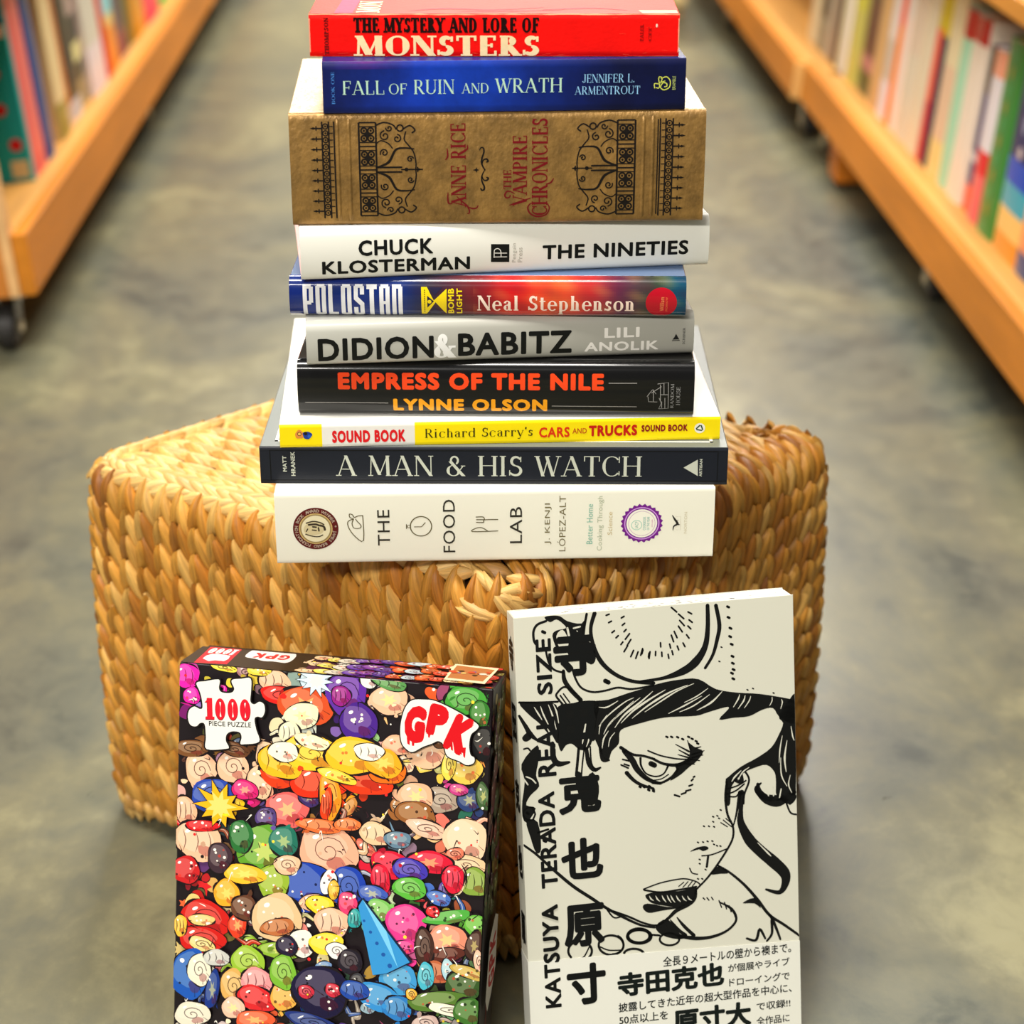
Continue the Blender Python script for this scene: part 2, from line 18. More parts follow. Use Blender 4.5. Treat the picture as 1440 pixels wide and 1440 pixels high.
INK = [['s',[1.59],0,[[46.73,298.85],[45.01,290.86],[43.9,282.81]]],['s',[2.72,2.26,2.49,2.94,2.49,2.26,2.49],0,[[51.8,298.83],[49.02,289.5],[50.06,279.2],[54.73,267.52],[63.4,258.52],[74.49,252.87],[88.31,250.27]]],['s',[1.59,2.26,4.98,5.66,3.85,2.94,2.49],0,[[79.61,252.1],[95.1,253.06],[107.61,256.28],[116.05,261.53],[122.53,270.78],[124.72,282.97],[125,297.75]]],['s',[2.49,2.72,2.49,2.04,1.81],0,[[130.48,297.29],[132.43,284.37],[130.74,275.23],[127.57,265.16],[122.37,257.13]]],['s',[1.13],0,[[61.13,297.48],[59.21,296.93]]],['s',[1.13],0,[[62.44,292.91],[60.62,292.09]]],['s',[1.13],0,[[64.15,286.58],[62.52,285.45]]],['s',[1.13],0,[[66.51,283.19],[65.02,281.88]]],['s',[1.13],0,[[70.65,295.31],[68.87,294.41]]],['s',[1.13],0,[[70.92,290.81],[69.31,289.65]]],['s',[1.13],0,[[71.72,286.75],[70.27,285.39]]],['s',[1.13],0,[[69.32,278.84],[68.03,277.32]]],['s',[1.13],0,[[73.8,283.84],[70.99,280.48]]],['s',[1.13],0,[[74.53,280],[72.04,276.38]]],['s',[1.13],0,[[72.34,276.1],[69.88,272.46]]],['s',[1.13],0,[[76.07,272.82],[74.1,268.87]]],['s',[1.13],0,[[78.94,271.61],[77.3,267.49]]],['s',[1.13],0,[[81.95,273.44],[80.56,269.22]]],['s',[1.13],0,[[86.7,271.03],[85.93,266.61]]],['s',[1.13],0,[[101.43,298.43],[104.79,295.23]]],['s',[1.13],0,[[105.95,293.77],[109.27,290.52]]],['s',[1.13],0,[[106.54,289.61],[109.46,285.99]]],['s',[1.13],0,[[105.64,285.97],[108.08,282.02]]],['s',[1.13],0,[[100.86,280.49],[102.21,276.09]]],['s',[1.13],0,[[102.78,282.81],[104.55,278.54]]],['s',[1.13],0,[[112.16,294.64],[114.5,293.19]]],['s',[1.13],0,[[112.65,289.45],[114.74,287.65]]],['s',[1.13],0,[[111.83,285.54],[113.68,283.49]]],['s',[1.13],0,[[110.79,279.9],[112.33,277.61]]],['s',[1.13],0,[[82.16,272.54],[81.38,270.03]]],['s',[1.13],0,[[86.05,270.17],[85.56,267.57]]],['s',[1.13],0,[[90.34,270.83],[90.15,268.17]]],['s',[1.13],0,[[94.29,269.97],[94.39,267.28]]],['s',[1.13],0,[[98.42,268.24],[98.81,265.57]]],['s',[1.13],0,[[93.67,276.2],[93.74,273.52]]],['s',[1.13],0,[[99.57,274.82],[100.12,272.17]]],['s',[1.13],0,[[100.96,270.37],[101.56,267.72]]],['s',[1.13],0,[[104.51,273.1],[105.4,270.52]]],['s',[1.13],0,[[108.33,274.76],[109.53,272.29]]],['s',[1.59],0,[[137.85,296.03],[139,295.36]]],['s',[1.59],0,[[137.99,289.13],[139.14,288.45]]],['s',[1.59],0,[[139.07,282.02],[140.22,281.35]]],['s',[1.59],0,[[138.73,276.58],[139.88,275.9]]],['s',[1.59],0,[[139.64,271.43],[140.79,270.75]]],['s',[1.59],0,[[139.97,263.52],[141.13,262.84]]],['s',[1.59],0,[[140.07,258.94],[141.22,258.26]]],['s',[1.59],0,[[140.49,254.75],[141.65,254.06]]],['s',[1.59],0,[[139.39,252.45],[140.55,251.76]]],['s',[1.59],0,[[140.14,248.74],[141.29,248.05]]],['s',[0.91],0,[[133.09,270.02],[133.74,269.63]]],['s',[0.91],0,[[131.5,260.83],[132.16,260.44]]],['s',[0.91],0,[[149.62,240.44],[150.29,240.04]]],['s',[0.91],0,[[153.31,240.94],[153.98,240.54]]],['s',[0.91],0,[[166.91,236.75],[167.58,236.35]]],['s',[1.59],0,[[20.69,296.51],[15.08,294.66],[12.5,290.62],[12.47,285.04],[13.57,282.4]]],['p',0,0,[[19.78,298.91],[24.34,299.74],[29.85,298.77],[34.25,295.35],[43.27,293.05],[46.51,298.36],[44.67,289.87],[43.9,282.81],[49.86,279.22],[51.55,269.86],[48.36,266.04],[41.42,270.76],[36.28,269.17],[32.52,276.66],[27.47,277.11],[24.32,286.55],[26.97,289.88],[33.07,290.87],[31.18,294.09],[27.25,296.96],[23.17,295.58]]],['p',0,1,[[26.83,286.33],[31.02,290.04],[34.31,283.64],[33.6,278.61],[29.03,277.99]]],['s',[1.13],0,[[28.4,287.72],[29.23,283.07],[32.29,283.82]]],['s',[1.36],1,[[34.08,290.79],[35.31,283.55]]],['s',[1.13],1,[[38.11,290.44],[42.18,291.11]]],['s',[1.13],1,[[36.94,286.47],[40.05,288.24]]],['s',[2.04],0,[[18.19,289.99],[19.6,289.13]]],['s',[2.94],0,[[57.09,254.69],[59.17,253.42]]],['s',[1.36],0,[[19.66,278.61],[21.15,270.53],[24.46,264.91],[30.94,262.28]]],['s',[2.04,2.94,2.94,2.72],0,[[30.48,263.55],[30.95,257.36],[34.76,250.84],[40.9,243.58]]],['s',[1.36],0,[[36.29,264.05],[38.08,257.73],[41.7,251.44],[48.72,248.12],[56.9,248.29],[65.14,249.49],[74.32,247.72],[88.26,248.82]]],['s',[1.36],0,[[25.75,246.53],[25.55,249.12],[31.59,252.99],[40.39,243.63],[32.09,239.76],[25.75,246.53]]],['s',[1.02],0,[[27.84,247.88],[31.66,241.66]]],['s',[0.91],0,[[29.9,248.72],[33.73,242.7]]],['s',[1.36],0,[[1.43,245.72],[13.01,244.64],[26.16,243.92]]],['p',0,0,[[25.18,239.9],[32.15,241.3],[42.4,242.93],[52.55,240.95],[50.65,230.78],[48.74,220.58],[44.82,211.6],[39.16,211.11],[34.22,215.55],[30.11,214.91],[26.9,211.27],[24.95,218.73],[26.03,227.94]]],['p',0,0,[[1.43,245.72],[14.01,244.54],[25.06,241.97],[26.03,227.94],[25.07,216.64],[21.26,223.23],[17.46,229.79],[20.21,222.3],[13.46,231.21],[7.62,236.91]]],['s',[0.34,1.02,0.34],1,[[14.92,241.89],[16.71,236.06],[20.42,227.45]]],['s',[0.34,1.02,0.34],1,[[20.01,242.44],[22.27,235.53],[24.43,226.03]]],['s',[0.34,1.02,0.34],1,[[10.86,241.75],[13.21,237.42],[15.57,233.07]]],['s',[0.34,1.02,0.34],1,[[23.06,242.67],[25.08,237.33],[26.11,230]]],['s',[0.45,1.36,0.45],1,[[43.98,230.37],[42.1,221.22],[40.85,215.11]]],['s',[0.34,0.91,0.34],1,[[46.85,224.92],[45.01,216.79],[43.32,212.79]]],['p',0,0,[[48.47,241.33],[58.74,242.23],[71.15,245.22],[79.44,246.94],[91.9,249.73],[105.39,251.09],[117.82,250.27],[129.08,242.68],[143.63,238.94],[158.29,236.75],[178.24,231.54],[181.37,228.93],[181.71,218.36],[178.99,214.92],[170.62,220.46],[166.51,226.64],[159.11,225.97],[150.61,222.67],[140.09,222.62],[130.65,222.36],[137.1,228.88],[135.03,230.12],[123.47,227.85],[115.08,226.24],[98.46,227.08],[89.12,226.51],[78.72,224.79],[68.34,222.65],[65.15,219.84],[64.39,212.82],[59.59,208.07],[57.34,202.55],[53.33,205.56],[51.47,210.95],[48.7,219.55],[50.13,230.83]]],['s',[0.34,0.91,0.34],1,[[51.99,225.46],[58.38,232.12],[68.9,239.42],[75.16,241.95]]],['s',[0.34,1.13,0.34],1,[[54.87,219.99],[59.22,226.85],[68.73,234.26],[79.27,241.57]]],['s',[0.34,0.91,0.34],1,[[57.07,223.94],[64.52,231.54],[75.09,239.88]]],['s',[0.34,1.59,0.34],1,[[62.19,223.45],[68.62,231.15],[79.17,238.47],[87.62,244.94]]],['s',[0.34,1.59,0.34],1,[[66.4,226.17],[74.89,233.68],[85.4,239.96],[95.9,245.22]]],['s',[0.34,1.47,0.34],1,[[73.69,228.59],[84.24,235.92],[97.9,242.96],[110.46,246.99]]],['s',[0.34,1.02,0.34],1,[[82.05,231.96],[91.52,237.31],[103.1,243.51],[114.63,247.65]]],['s',[0.34,1.02,0.34],1,[[52.44,237.86],[57.54,237.38],[64.84,240.84]]],['s',[0.34,1.02,0.34],1,[[97.5,229.47],[108,233.69],[119.59,238.87]]],['s',[0.34,0.91,0.34],1,[[104.77,229.82],[114.23,233.11],[124.82,239.43]]],['s',[0.34,1.36,0.34],1,[[116.22,229.79],[125.72,234.12],[133.21,240.74]]],['s',[0.34,0.79,0.34],1,[[108.06,235.77],[116.48,239.16],[123.89,243.68]]],['s',[0.34,1.02,0.34],1,[[140.26,229.63],[143.53,234.56],[144.65,237.59]]],['s',[0.34,1.02,0.34],1,[[143.38,228.29],[147.17,233.17],[148.3,236.73]]],['s',[0.34,0.79,0.34],1,[[147.58,228.42],[150.84,232.83],[151.96,235.87]]],['s',[0.34,0.68,0.34],1,[[164.44,228.41],[166.08,231.41],[166.14,234.03]]],['s',[0.34,0.79,0.34],1,[[171.78,225.62],[172.92,229.72],[172.43,231.87]]],['s',[0.34,1.02,0.34],1,[[53.51,210.75],[54.76,216.88],[58.02,221.77]]],['s',[0.34,0.68,0.34],1,[[57.65,211.39],[58.86,216.49],[62.08,220.34]]],['s',[0.34,0.68,0.34],1,[[51.8,220.29],[53.05,226.4],[57.36,232.22]]],['s',[2.94,3.85,3.85,1.59],0,[[21.52,216.99],[21.86,207.61],[25.06,203.34],[31.92,203.71]]],['s',[2.26,3.17,2.94,1.13],0,[[43.29,211.75],[44.47,202.25],[47.88,197.21],[52.03,198.16]]],['s',[1.59,2.94,1.13],0,[[52.02,211.94],[53.77,203.42],[57.85,202.5]]],['s',[1.81],0,[[38.39,212.23],[36.93,200.91],[36.08,194.73]]],['s',[1.02],0,[[42.1,212.91],[40.48,202.65],[39.6,195.43]]],['s',[1.02],0,[[45.88,212.54],[46.21,202.08],[48.87,196.07]]],['p',0,0,[[36.06,196.83],[39.6,195.43],[40.43,190.11],[46.8,195.75],[50.56,185.94],[48.09,174.64],[39.88,175.48],[36.17,186.35]]],['p',0,0,[[170.42,221.01],[173.18,216],[170.39,208.87],[164.91,200.41],[155.26,194.47],[144.58,189.69],[135.99,183.66],[133.81,180.7],[133.97,165.79],[136.6,165.52],[137.94,177.09],[145.52,184.83],[152.99,187.8],[161.5,189.07],[166.7,183.77],[167.63,177.29],[168.48,166.52],[180.73,165.26],[181.9,228.88],[178.25,231.86]]],['s',[0.34,0.91,0.34],1,[[172.48,207.61],[170.71,198.25],[170.01,189.82]]],['s',[0.34,1.36,0.34],1,[[175.6,204.13],[173.78,192.64],[174.66,182.98]]],['s',[0.34,0.91,0.34],1,[[178.43,213.39],[179.37,206.95],[180.38,203.67]]],['s',[0.34,0.91,0.34],1,[[171.13,192.9],[171.43,181.17],[175.01,173.34]]],['s',[0.34,1.13,0.34],1,[[144.52,187.05],[140.2,183.24],[138.02,180.27]]],['s',[0.34,0.91,0.34],1,[[149.84,188.64],[145.54,185.88],[142.26,180.91]]],['s',[0.34,0.91,0.34],1,[[177.28,180.58],[176.09,174.3],[178.12,168.74]]],['s',[2.26,3.4,1.59],0,[[140.15,181.12],[144.34,179.63],[144.47,184.93]]],['s',[1.36],0,[[146.62,186.84],[149.64,180.16],[146.26,170.93],[145.58,164.6]]],['s',[1.13,2.94,3.85,4.53,3.4],0,[[157.53,177.24],[154.27,173.84],[157.88,168.67],[164.21,166.42],[171.67,166.19]]],['s',[1.92,4.33,6.02,5.29,3.61],0,[[155.32,176.86],[156.32,171.1],[161.85,165.43],[169.72,162.92],[179.47,168.74]]],['s',[0.84],1,[[160.87,172.9],[162.47,168.2]]],['s',[0.84],1,[[165.41,173.58],[165.85,167.86]]],['s',[0.84],1,[[171.03,171.87],[169.79,166.32]]],['s',[1.2],0,[[174.25,162.45],[176.95,155.33],[181.12,153.53]]],['s',[1.2],0,[[176.72,161.06],[179.37,163.06],[181.13,166.3]]],['s',[3.61,2.89,4.81,7.22,7.46,7.94,7.22,5.29,3.13,1.44],0,[[144.52,172.3],[143.69,161.06],[143.48,151.99],[148.85,140.02],[156.58,130.96],[164.93,122.83],[172.18,114.55],[172.62,107.58],[168.5,101.68],[159.43,104.65]]],['s',[0.36,1.2,0.36],1,[[145.89,158.56],[149.06,149.13],[151.78,144.28]]],['s',[0.36,1.08,0.36],1,[[154.45,137.14],[161.09,129.56],[163.31,127.02]]],['s',[1.68,1.68,1.44,1.44,1.44,1.44,1.2],0,[[134.72,180.07],[133.57,170.03],[134.64,158.59],[138.03,150.06],[137.84,142.34],[134.05,134.98],[127.28,125.43],[120.07,116.84],[112.33,109.67]]],['s',[2.89,1.44,0.72],0,[[143.4,172.42],[140.83,159.08],[138.36,150.02]]],['s',[1.08],0,[[134.97,172.15],[140.62,173.83],[146.33,177.77]]],['s',[1.08],0,[[135.05,175.53],[141.82,177.1],[147.51,179.91]]],['s',[1.08],0,[[136.05,170.34],[140.53,169.88],[142.84,172.47]]],['s',[1.2,1.68,2.17,1.92,1.68],0,[[127.26,124.63],[134.8,119.23],[144.76,109.51],[153.59,98.14],[161.34,86.84],[171.48,78.71],[181.44,70.33]]],['p',0,0,[[122.38,119.1],[128.15,124.19],[134.22,118.72],[129.14,118.7]]],['p',0,0,[[143.33,96.99],[151.58,99.76],[155.74,92.12],[151.27,95.86]]],['s',[0.96],0,[[77.41,113.9],[87.54,116.66],[97.64,117.94],[105.49,117.87],[112.71,115.13],[115.45,112.53]]],['s',[1.32],0,[[77.95,113.27],[88.47,110.61],[100.8,110.95],[112.62,111.7]]],['p',0,0,[[78.39,109.46],[85.13,110.99],[100.77,110.04],[112.6,111.02],[110.94,104.09],[107.48,101.03],[100.45,98.95],[90.42,101.23],[82.67,103.83]]],['s',[0.24,0.96,0.24],1,[[81.16,108.83],[82.21,106.74],[83.95,105.35]]],['s',[0.24,0.96,0.24],1,[[85.28,108.58],[86.33,106.28],[88.06,104.38]]],['s',[0.24,0.96,0.24],1,[[89.52,108.32],[90.56,105.8],[92.28,103.39]]],['s',[0.24,0.96,0.24],1,[[92.87,108.12],[93.91,105.43],[95.62,102.6]]],['s',[0.24,0.96,0.24],1,[[95.33,107.83],[96.37,105.15],[98.09,102.62]]],['s',[0.24,0.96,0.24],1,[[99.01,107.23],[100.06,104.74],[101.8,102.66]]],['s',[0.24,0.96,0.24],1,[[102.92,106.59],[103.98,104.3],[105.73,102.7]]],['s',[0.24,0.96,0.24],1,[[106.5,106.01],[107.56,103.89],[109.33,102.73]]],['p',0,0,[[76.46,101.67],[79.88,103.91],[92.63,100.18],[103.25,98.64],[89.2,97.93],[80.24,97.46]]],['s',[0.72],0,[[100.87,113.24],[104.3,115.72]]],['s',[0.72],0,[[103.65,112.36],[107.11,115.75]]],['s',[0.72],0,[[107.01,112.32],[109.91,115.67]]],['s',[0.72],0,[[109.82,112.24],[112.14,114.85]]],['p',0,0,[[108.91,135.86],[113.9,138.29],[119.52,138.59],[121.49,136.67],[117.75,135.37],[114.99,136.8]]],['s',[0.96],0,[[116.88,132.27],[123.85,132.43],[134.29,135.41]]],['s',[1.56],0,[[121.02,131.59],[119.93,124.52]]],['s',[0.84],0,[[108.48,124.74],[110.07,121.37],[113.63,120.06]]],['s',[0.96],0,[[129.87,162.1],[130.58,161.67]]],['s',[0.96],0,[[124.72,158.11],[125.43,157.67]]],['s',[0.96],0,[[127.53,158.38],[128.24,157.94]]],['s',[0.96],0,[[124.64,154.71],[125.34,154.28]]],['s',[0.96],0,[[128.61,156.57],[129.32,156.13]]],['s',[0.96],0,[[118.41,152.3],[119.11,151.87]]],['s',[0.96],0,[[121.76,151.95],[122.47,151.51]]],['s',[0.96],0,[[125.11,151.26],[125.81,150.82]]],['s',[0.96],0,[[114.2,141.85],[114.91,141.41]]],['s',[0.96],0,[[117.56,141.72],[118.27,141.28]]],['s',[0.96],0,[[120.6,141.85],[121.3,141.41]]],['s',[0.96],0,[[123.74,141.74],[124.44,141.3]]],['s',[0.96],0,[[115.01,130.15],[115.71,129.7]]],['s',[0.96],0,[[114.93,127.3],[115.64,126.86]]],['s',[0.96],0,[[124.8,139.35],[125.51,138.91]]],['s',[0.96],0,[[126.79,138.23],[127.5,137.79]]],['s',[0.96],0,[[129.03,137.76],[129.74,137.32]]],['s',[0.96],0,[[118.74,122.89],[119.45,122.44]]],['s',[0.96],0,[[113.53,117.17],[114.24,116.72]]],['s',[0.96],0,[[116.33,116.86],[117.04,116.41]]],['s',[0.72],0,[[130.01,153.4],[134.43,150.1]]],['s',[0.72],0,[[131.74,154.92],[137.23,149.8]]],['s',[0.72],0,[[133.44,155.88],[136.74,152.7]]],['s',[1.44,3.13,2.65,1.44,1.44,1.44],0,[[112.33,109.67],[111.28,104.05],[106.67,100.2],[98.71,96.85],[92.95,92.11],[85.55,88.35],[76.68,90.98],[66.82,96.47],[55.87,101.71]]],['s',[1.44,1.68,2.17,2.17,1.92,1.68,1.44],0,[[0.42,151.91],[8.29,144.91],[18.75,133.65],[31.41,120.95],[43.18,111.47],[51.78,104.46],[62.63,96.94],[74.66,89.84],[84.08,87.03]]],['s',[1.08],0,[[52.32,103.83],[57.07,97.01],[62.07,97.01]]],['p',0,0,[[84.63,87.77],[92.94,91.76],[101.04,80.46],[110,78.26],[99.82,77.14],[88.7,81.31]]],['s',[2.41,2.65,2.17,1.68,1.68,1.92,0.72],0,[[99.89,79.44],[111.08,76.4],[122.39,76.25],[132.69,79.46],[138.75,85.95],[135.88,93.79],[127.53,99.69]]],['s',[0.72,2.17,2.41],0,[[99.13,92.2],[103.45,85.95],[110.01,78.61]]],['s',[0.72,2.17,2.41],0,[[94.6,91],[100,83.46],[104.4,79.49]]],['s',[0.84],0,[[129.12,95.71],[127.55,100.5]]],['s',[0.84],0,[[132.48,94.17],[131.13,98.94]]],['s',[0.84],0,[[135.49,91.87],[134.23,96.28]]],['s',[0.84],0,[[138.01,88.34],[137.54,92.44]]],['s',[0.84],0,[[123.62,101.51],[122.53,103.36]]],['s',[0.84],0,[[120.8,101.6],[119.49,103.36]]],['s',[0.84],0,[[117.99,102.38],[116.9,103.65]]],['s',[1.44,1.92,1.92,1.44],0,[[145.61,72.39],[151.85,70.5],[154.52,77.75],[158.15,70.93]]],['s',[1.44,1.92,1.92,1.44],0,[[159.25,69.06],[162.79,73.89],[162.99,83.75],[166.26,75.82],[168.43,69.16]]],['s',[1.44,1.92,1.92,1.44],0,[[162.99,83.75],[161.34,86.84]]],['s',[2.26,1.81,1.59,1.59],0,[[65.64,210.09],[72.9,204.89],[80.09,203.13],[87.27,200.33]]],['s',[1.59,1.81,2.49,2.94],0,[[86.24,200.74],[93.39,196.57],[102.72,194.91],[110.1,197.34]]],['s',[1.02],0,[[83.3,206.27],[91.48,202.22],[101.8,199.1],[109.07,197.96]]],['p',0,0,[[101.17,195.38],[109.06,197.44],[110.84,205.16],[109.4,209.5],[114.51,205.32],[119.65,202.19],[115.3,196.29],[110.51,193.08],[104.09,188.13],[97.21,184.91],[101.54,190.28]]],['s',[1.36,0.57],0,[[112.29,200.81],[120.19,202.66]]],['s',[1.36,0.57],0,[[112.23,198.71],[119.38,199.9]]],['s',[1.36,0.57],0,[[111.16,197.76],[117.19,196.32]]],['s',[1.36,0.57],0,[[110.26,203.11],[101.56,208.69]]],['s',[1.36,0.57],0,[[110.19,200.49],[103.53,204.82]]],['s',[1.36,0.57],0,[[110.15,198.91],[102.92,201.73]]],['s',[1.36,0.57],0,[[111.33,204.06],[109.43,210.54]]],['s',[1.36,0.57],0,[[114.49,204.8],[118.17,205.49]]],['s',[1.36,0.57],0,[[108.99,194.81],[113.68,194.35]]],['s',[3.4,4.08,3.85,3.17,2.49,1.81],0,[[67.83,207.79],[72.77,201.02],[75.68,194.97],[80.68,189],[86.28,185.28],[90.92,183.76]]],['s',[1.81,1.59,1.81,1.59],0,[[85.74,184.7],[91.45,184.12],[98.32,187.23],[102.64,192.28]]],['s',[0.79],0,[[77.61,190.57],[83.72,186.8],[91,186.59],[96.29,189.23]]],['s',[1.02],0,[[77.99,202.08],[78.33,196.8],[81.78,191.2],[87.94,188.69],[93.19,190.06],[96.27,195.55]]],['s',[1.02],0,[[78.5,202.03],[78.64,196.77],[81.78,191.2],[87.94,188.69],[93.19,190.06],[96.69,195.51]]],['s',[3.4],0,[[84.9,197.62],[87.34,196.12]]],['s',[1.13],0,[[67.53,198.92],[70.59,197.57]]],['s',[1.13],0,[[65.46,198.61],[70.02,196.05]]],['s',[1.13],0,[[66.61,202.16],[70.69,200.71]]],['s',[2.72,2.26,2.04,1.59],0,[[68.89,193.02],[73.37,187.63],[78.44,183.96],[86.13,180.76]]],['s',[1.36],0,[[82.5,180.33],[83.48,179.72]]],['s',[1.36],0,[[85.59,179.27],[86.57,178.67]]],['s',[1.36],0,[[76.87,183.01],[77.85,182.4]]],['s',[1.36],0,[[79.46,182.74],[80.43,182.14]]],['s',[1.36],0,[[82.51,180.64],[83.49,180.03]]],['s',[1.36],0,[[85.62,180.32],[86.6,179.72]]],['s',[1.36],0,[[83.1,182.9],[84.08,182.3]]],['s',[1.36],0,[[95.51,214.45],[96.49,213.85]]],['s',[1.36],0,[[98.62,214.15],[99.6,213.55]]],['s',[1.36],0,[[102.55,213.56],[103.54,212.96]]],['s',[1.36],0,[[105.84,211.98],[106.83,211.38]]],['s',[1.36],0,[[109.83,213.07],[110.82,212.47]]],['s',[1.36],0,[[112.09,211.59],[113.07,210.99]]],['s',[1.36],0,[[114.65,209.77],[115.63,209.17]]],['s',[1.36],0,[[115.65,208.09],[116.63,207.49]]],['s',[1.25],0,[[99.84,175.13],[103.15,173.74]]],['s',[1.25],0,[[104.45,175.19],[107.4,175.95]]],['s',[1.25],0,[[107.43,177.01],[110.59,177.53]]],['s',[1.25],0,[[109.62,180.17],[111.94,180.78]]],['s',[1.25],0,[[111.28,183.5],[112.36,184.45]]],['s',[1.25],0,[[112.71,185.78],[113.45,186.13]]],['s',[1.59,2.72,3.4,1.36],0,[[1.06,237.02],[5.08,229.43],[7.61,224.54],[11.98,219.99]]],['p',0,0,[[2.48,222.97],[6.67,226.18],[8.53,222.39],[5.9,220.06],[3.38,220.3]]],['s',[1.13],0,[[3.16,215.15],[5.7,215.42],[7.15,213.73]]],['p',0,0,[[1.22,205.5],[11.86,216.89],[12.28,207.52],[10.23,197.33],[11.96,189.86],[5.91,184.21],[3.11,178.22],[9.12,175.51],[2.62,166.75],[-0.07,175.41],[2.76,193.91]]],['s',[0.91],1,[[3.9,196.92],[7.38,195.01],[9.81,192.16]]],['s',[0.91],1,[[2.32,195.52],[4.7,191.63]]],['s',[1.2],0,[[8.64,171.7],[6.53,168.02],[2.78,168.97],[0.76,172.52],[3.08,176.17],[6.87,176.11],[8.64,171.7]]],['s',[1.92],0,[[3.35,173.16],[4.7,172.31]]],['p',0,0,[[2.73,167.86],[10.04,166.2],[11.49,148.49],[8.12,146.05],[4.96,156.46]]],['s',[1.92],0,[[13.4,153.68],[14.76,152.82]]],['s',[1.44],0,[[9.97,159.28],[16.57,160.82]]],['s',[1.56],0,[[28.07,73.19],[27.08,74.72],[26.53,76.37],[26.46,78.04],[26.88,79.64],[27.76,81.05],[29.04,82.19],[30.64,82.98],[32.47,83.39],[34.4,83.37],[36.31,82.94],[38.09,82.12],[39.63,80.95],[40.81,79.52],[41.58,77.91],[41.88,76.23],[41.68,74.59],[41.01,73.07],[39.91,71.8]]],['s',[1.56],0,[[62.97,77.4],[62.39,75.18],[60.9,73.35],[58.66,72.12],[55.95,71.65],[53.1,71.98],[50.45,73.09],[48.32,74.83],[46.97,76.99],[46.56,79.32],[47.13,81.53],[48.62,83.35],[50.85,84.58],[53.56,85.06],[56.4,84.73],[59.05,83.63],[61.19,81.89],[62.55,79.73],[62.97,77.4]]],['s',[2.17],0,[[80.66,81.67],[80.16,80.07],[78.84,78.77],[76.84,77.92],[74.42,77.63],[71.87,77.93],[69.49,78.78],[67.57,80.08],[66.34,81.68],[65.96,83.37],[66.45,84.97],[67.78,86.26],[69.76,87.11],[72.18,87.41],[74.73,87.11],[77.11,86.26],[79.04,84.96],[80.27,83.37],[80.66,81.67]]],['s',[1.68],0,[[63.22,71.98],[63.48,72.47],[63.9,72.91],[64.44,73.3],[65.11,73.63],[65.89,73.88],[66.76,74.05],[67.69,74.15],[68.67,74.16],[69.67,74.08],[70.67,73.92],[71.64,73.68],[72.56,73.37],[73.41,73],[74.17,72.56],[74.81,72.08],[75.33,71.57],[75.71,71.03],[75.95,70.48]]],['s',[0.96],0,[[40.32,78.9],[37.35,73.51],[35.63,71.99]]],['s',[0.96],0,[[47.51,78.06],[52.97,75.12],[60.74,74.21]]],['s',[2.17],0,[[81.4,81.24],[80.88,79.72],[79.48,78.5],[77.37,77.72],[74.81,77.47],[72.1,77.78],[69.57,78.63],[67.53,79.89],[66.22,81.43],[65.81,83.05],[66.33,84.56],[67.73,85.78],[69.83,86.56],[72.39,86.81],[75.1,86.5],[77.63,85.66],[79.67,84.4],[80.98,82.86],[81.4,81.24]]],['s',[1.44],0,[[100.16,77.1],[99.72,75.72],[98.56,74.61],[96.8,73.89],[94.66,73.64],[92.4,73.9],[90.29,74.65],[88.59,75.77],[87.5,77.15],[87.16,78.61],[87.59,79.98],[88.75,81.09],[90.51,81.81],[92.64,82.06],[94.9,81.8],[97.01,81.06],[98.71,79.94],[99.81,78.56],[100.16,77.1]]],['s',[1.44],0,[[81.11,82.42],[87.01,81.28]]],['s',[1.2],0,[[59.49,84.15],[60.35,83.51],[61.12,82.76],[61.76,81.94],[62.28,81.05],[62.66,80.11],[62.89,79.14],[62.96,78.17],[62.88,77.21],[62.65,76.28],[62.27,75.41],[61.75,74.61],[61.1,73.9],[60.33,73.3],[59.47,72.81],[58.52,72.45],[57.51,72.22],[56.46,72.13],[55.4,72.19]]]]
OBI = [[[0.99,73.51],[182.88,66.84]]]
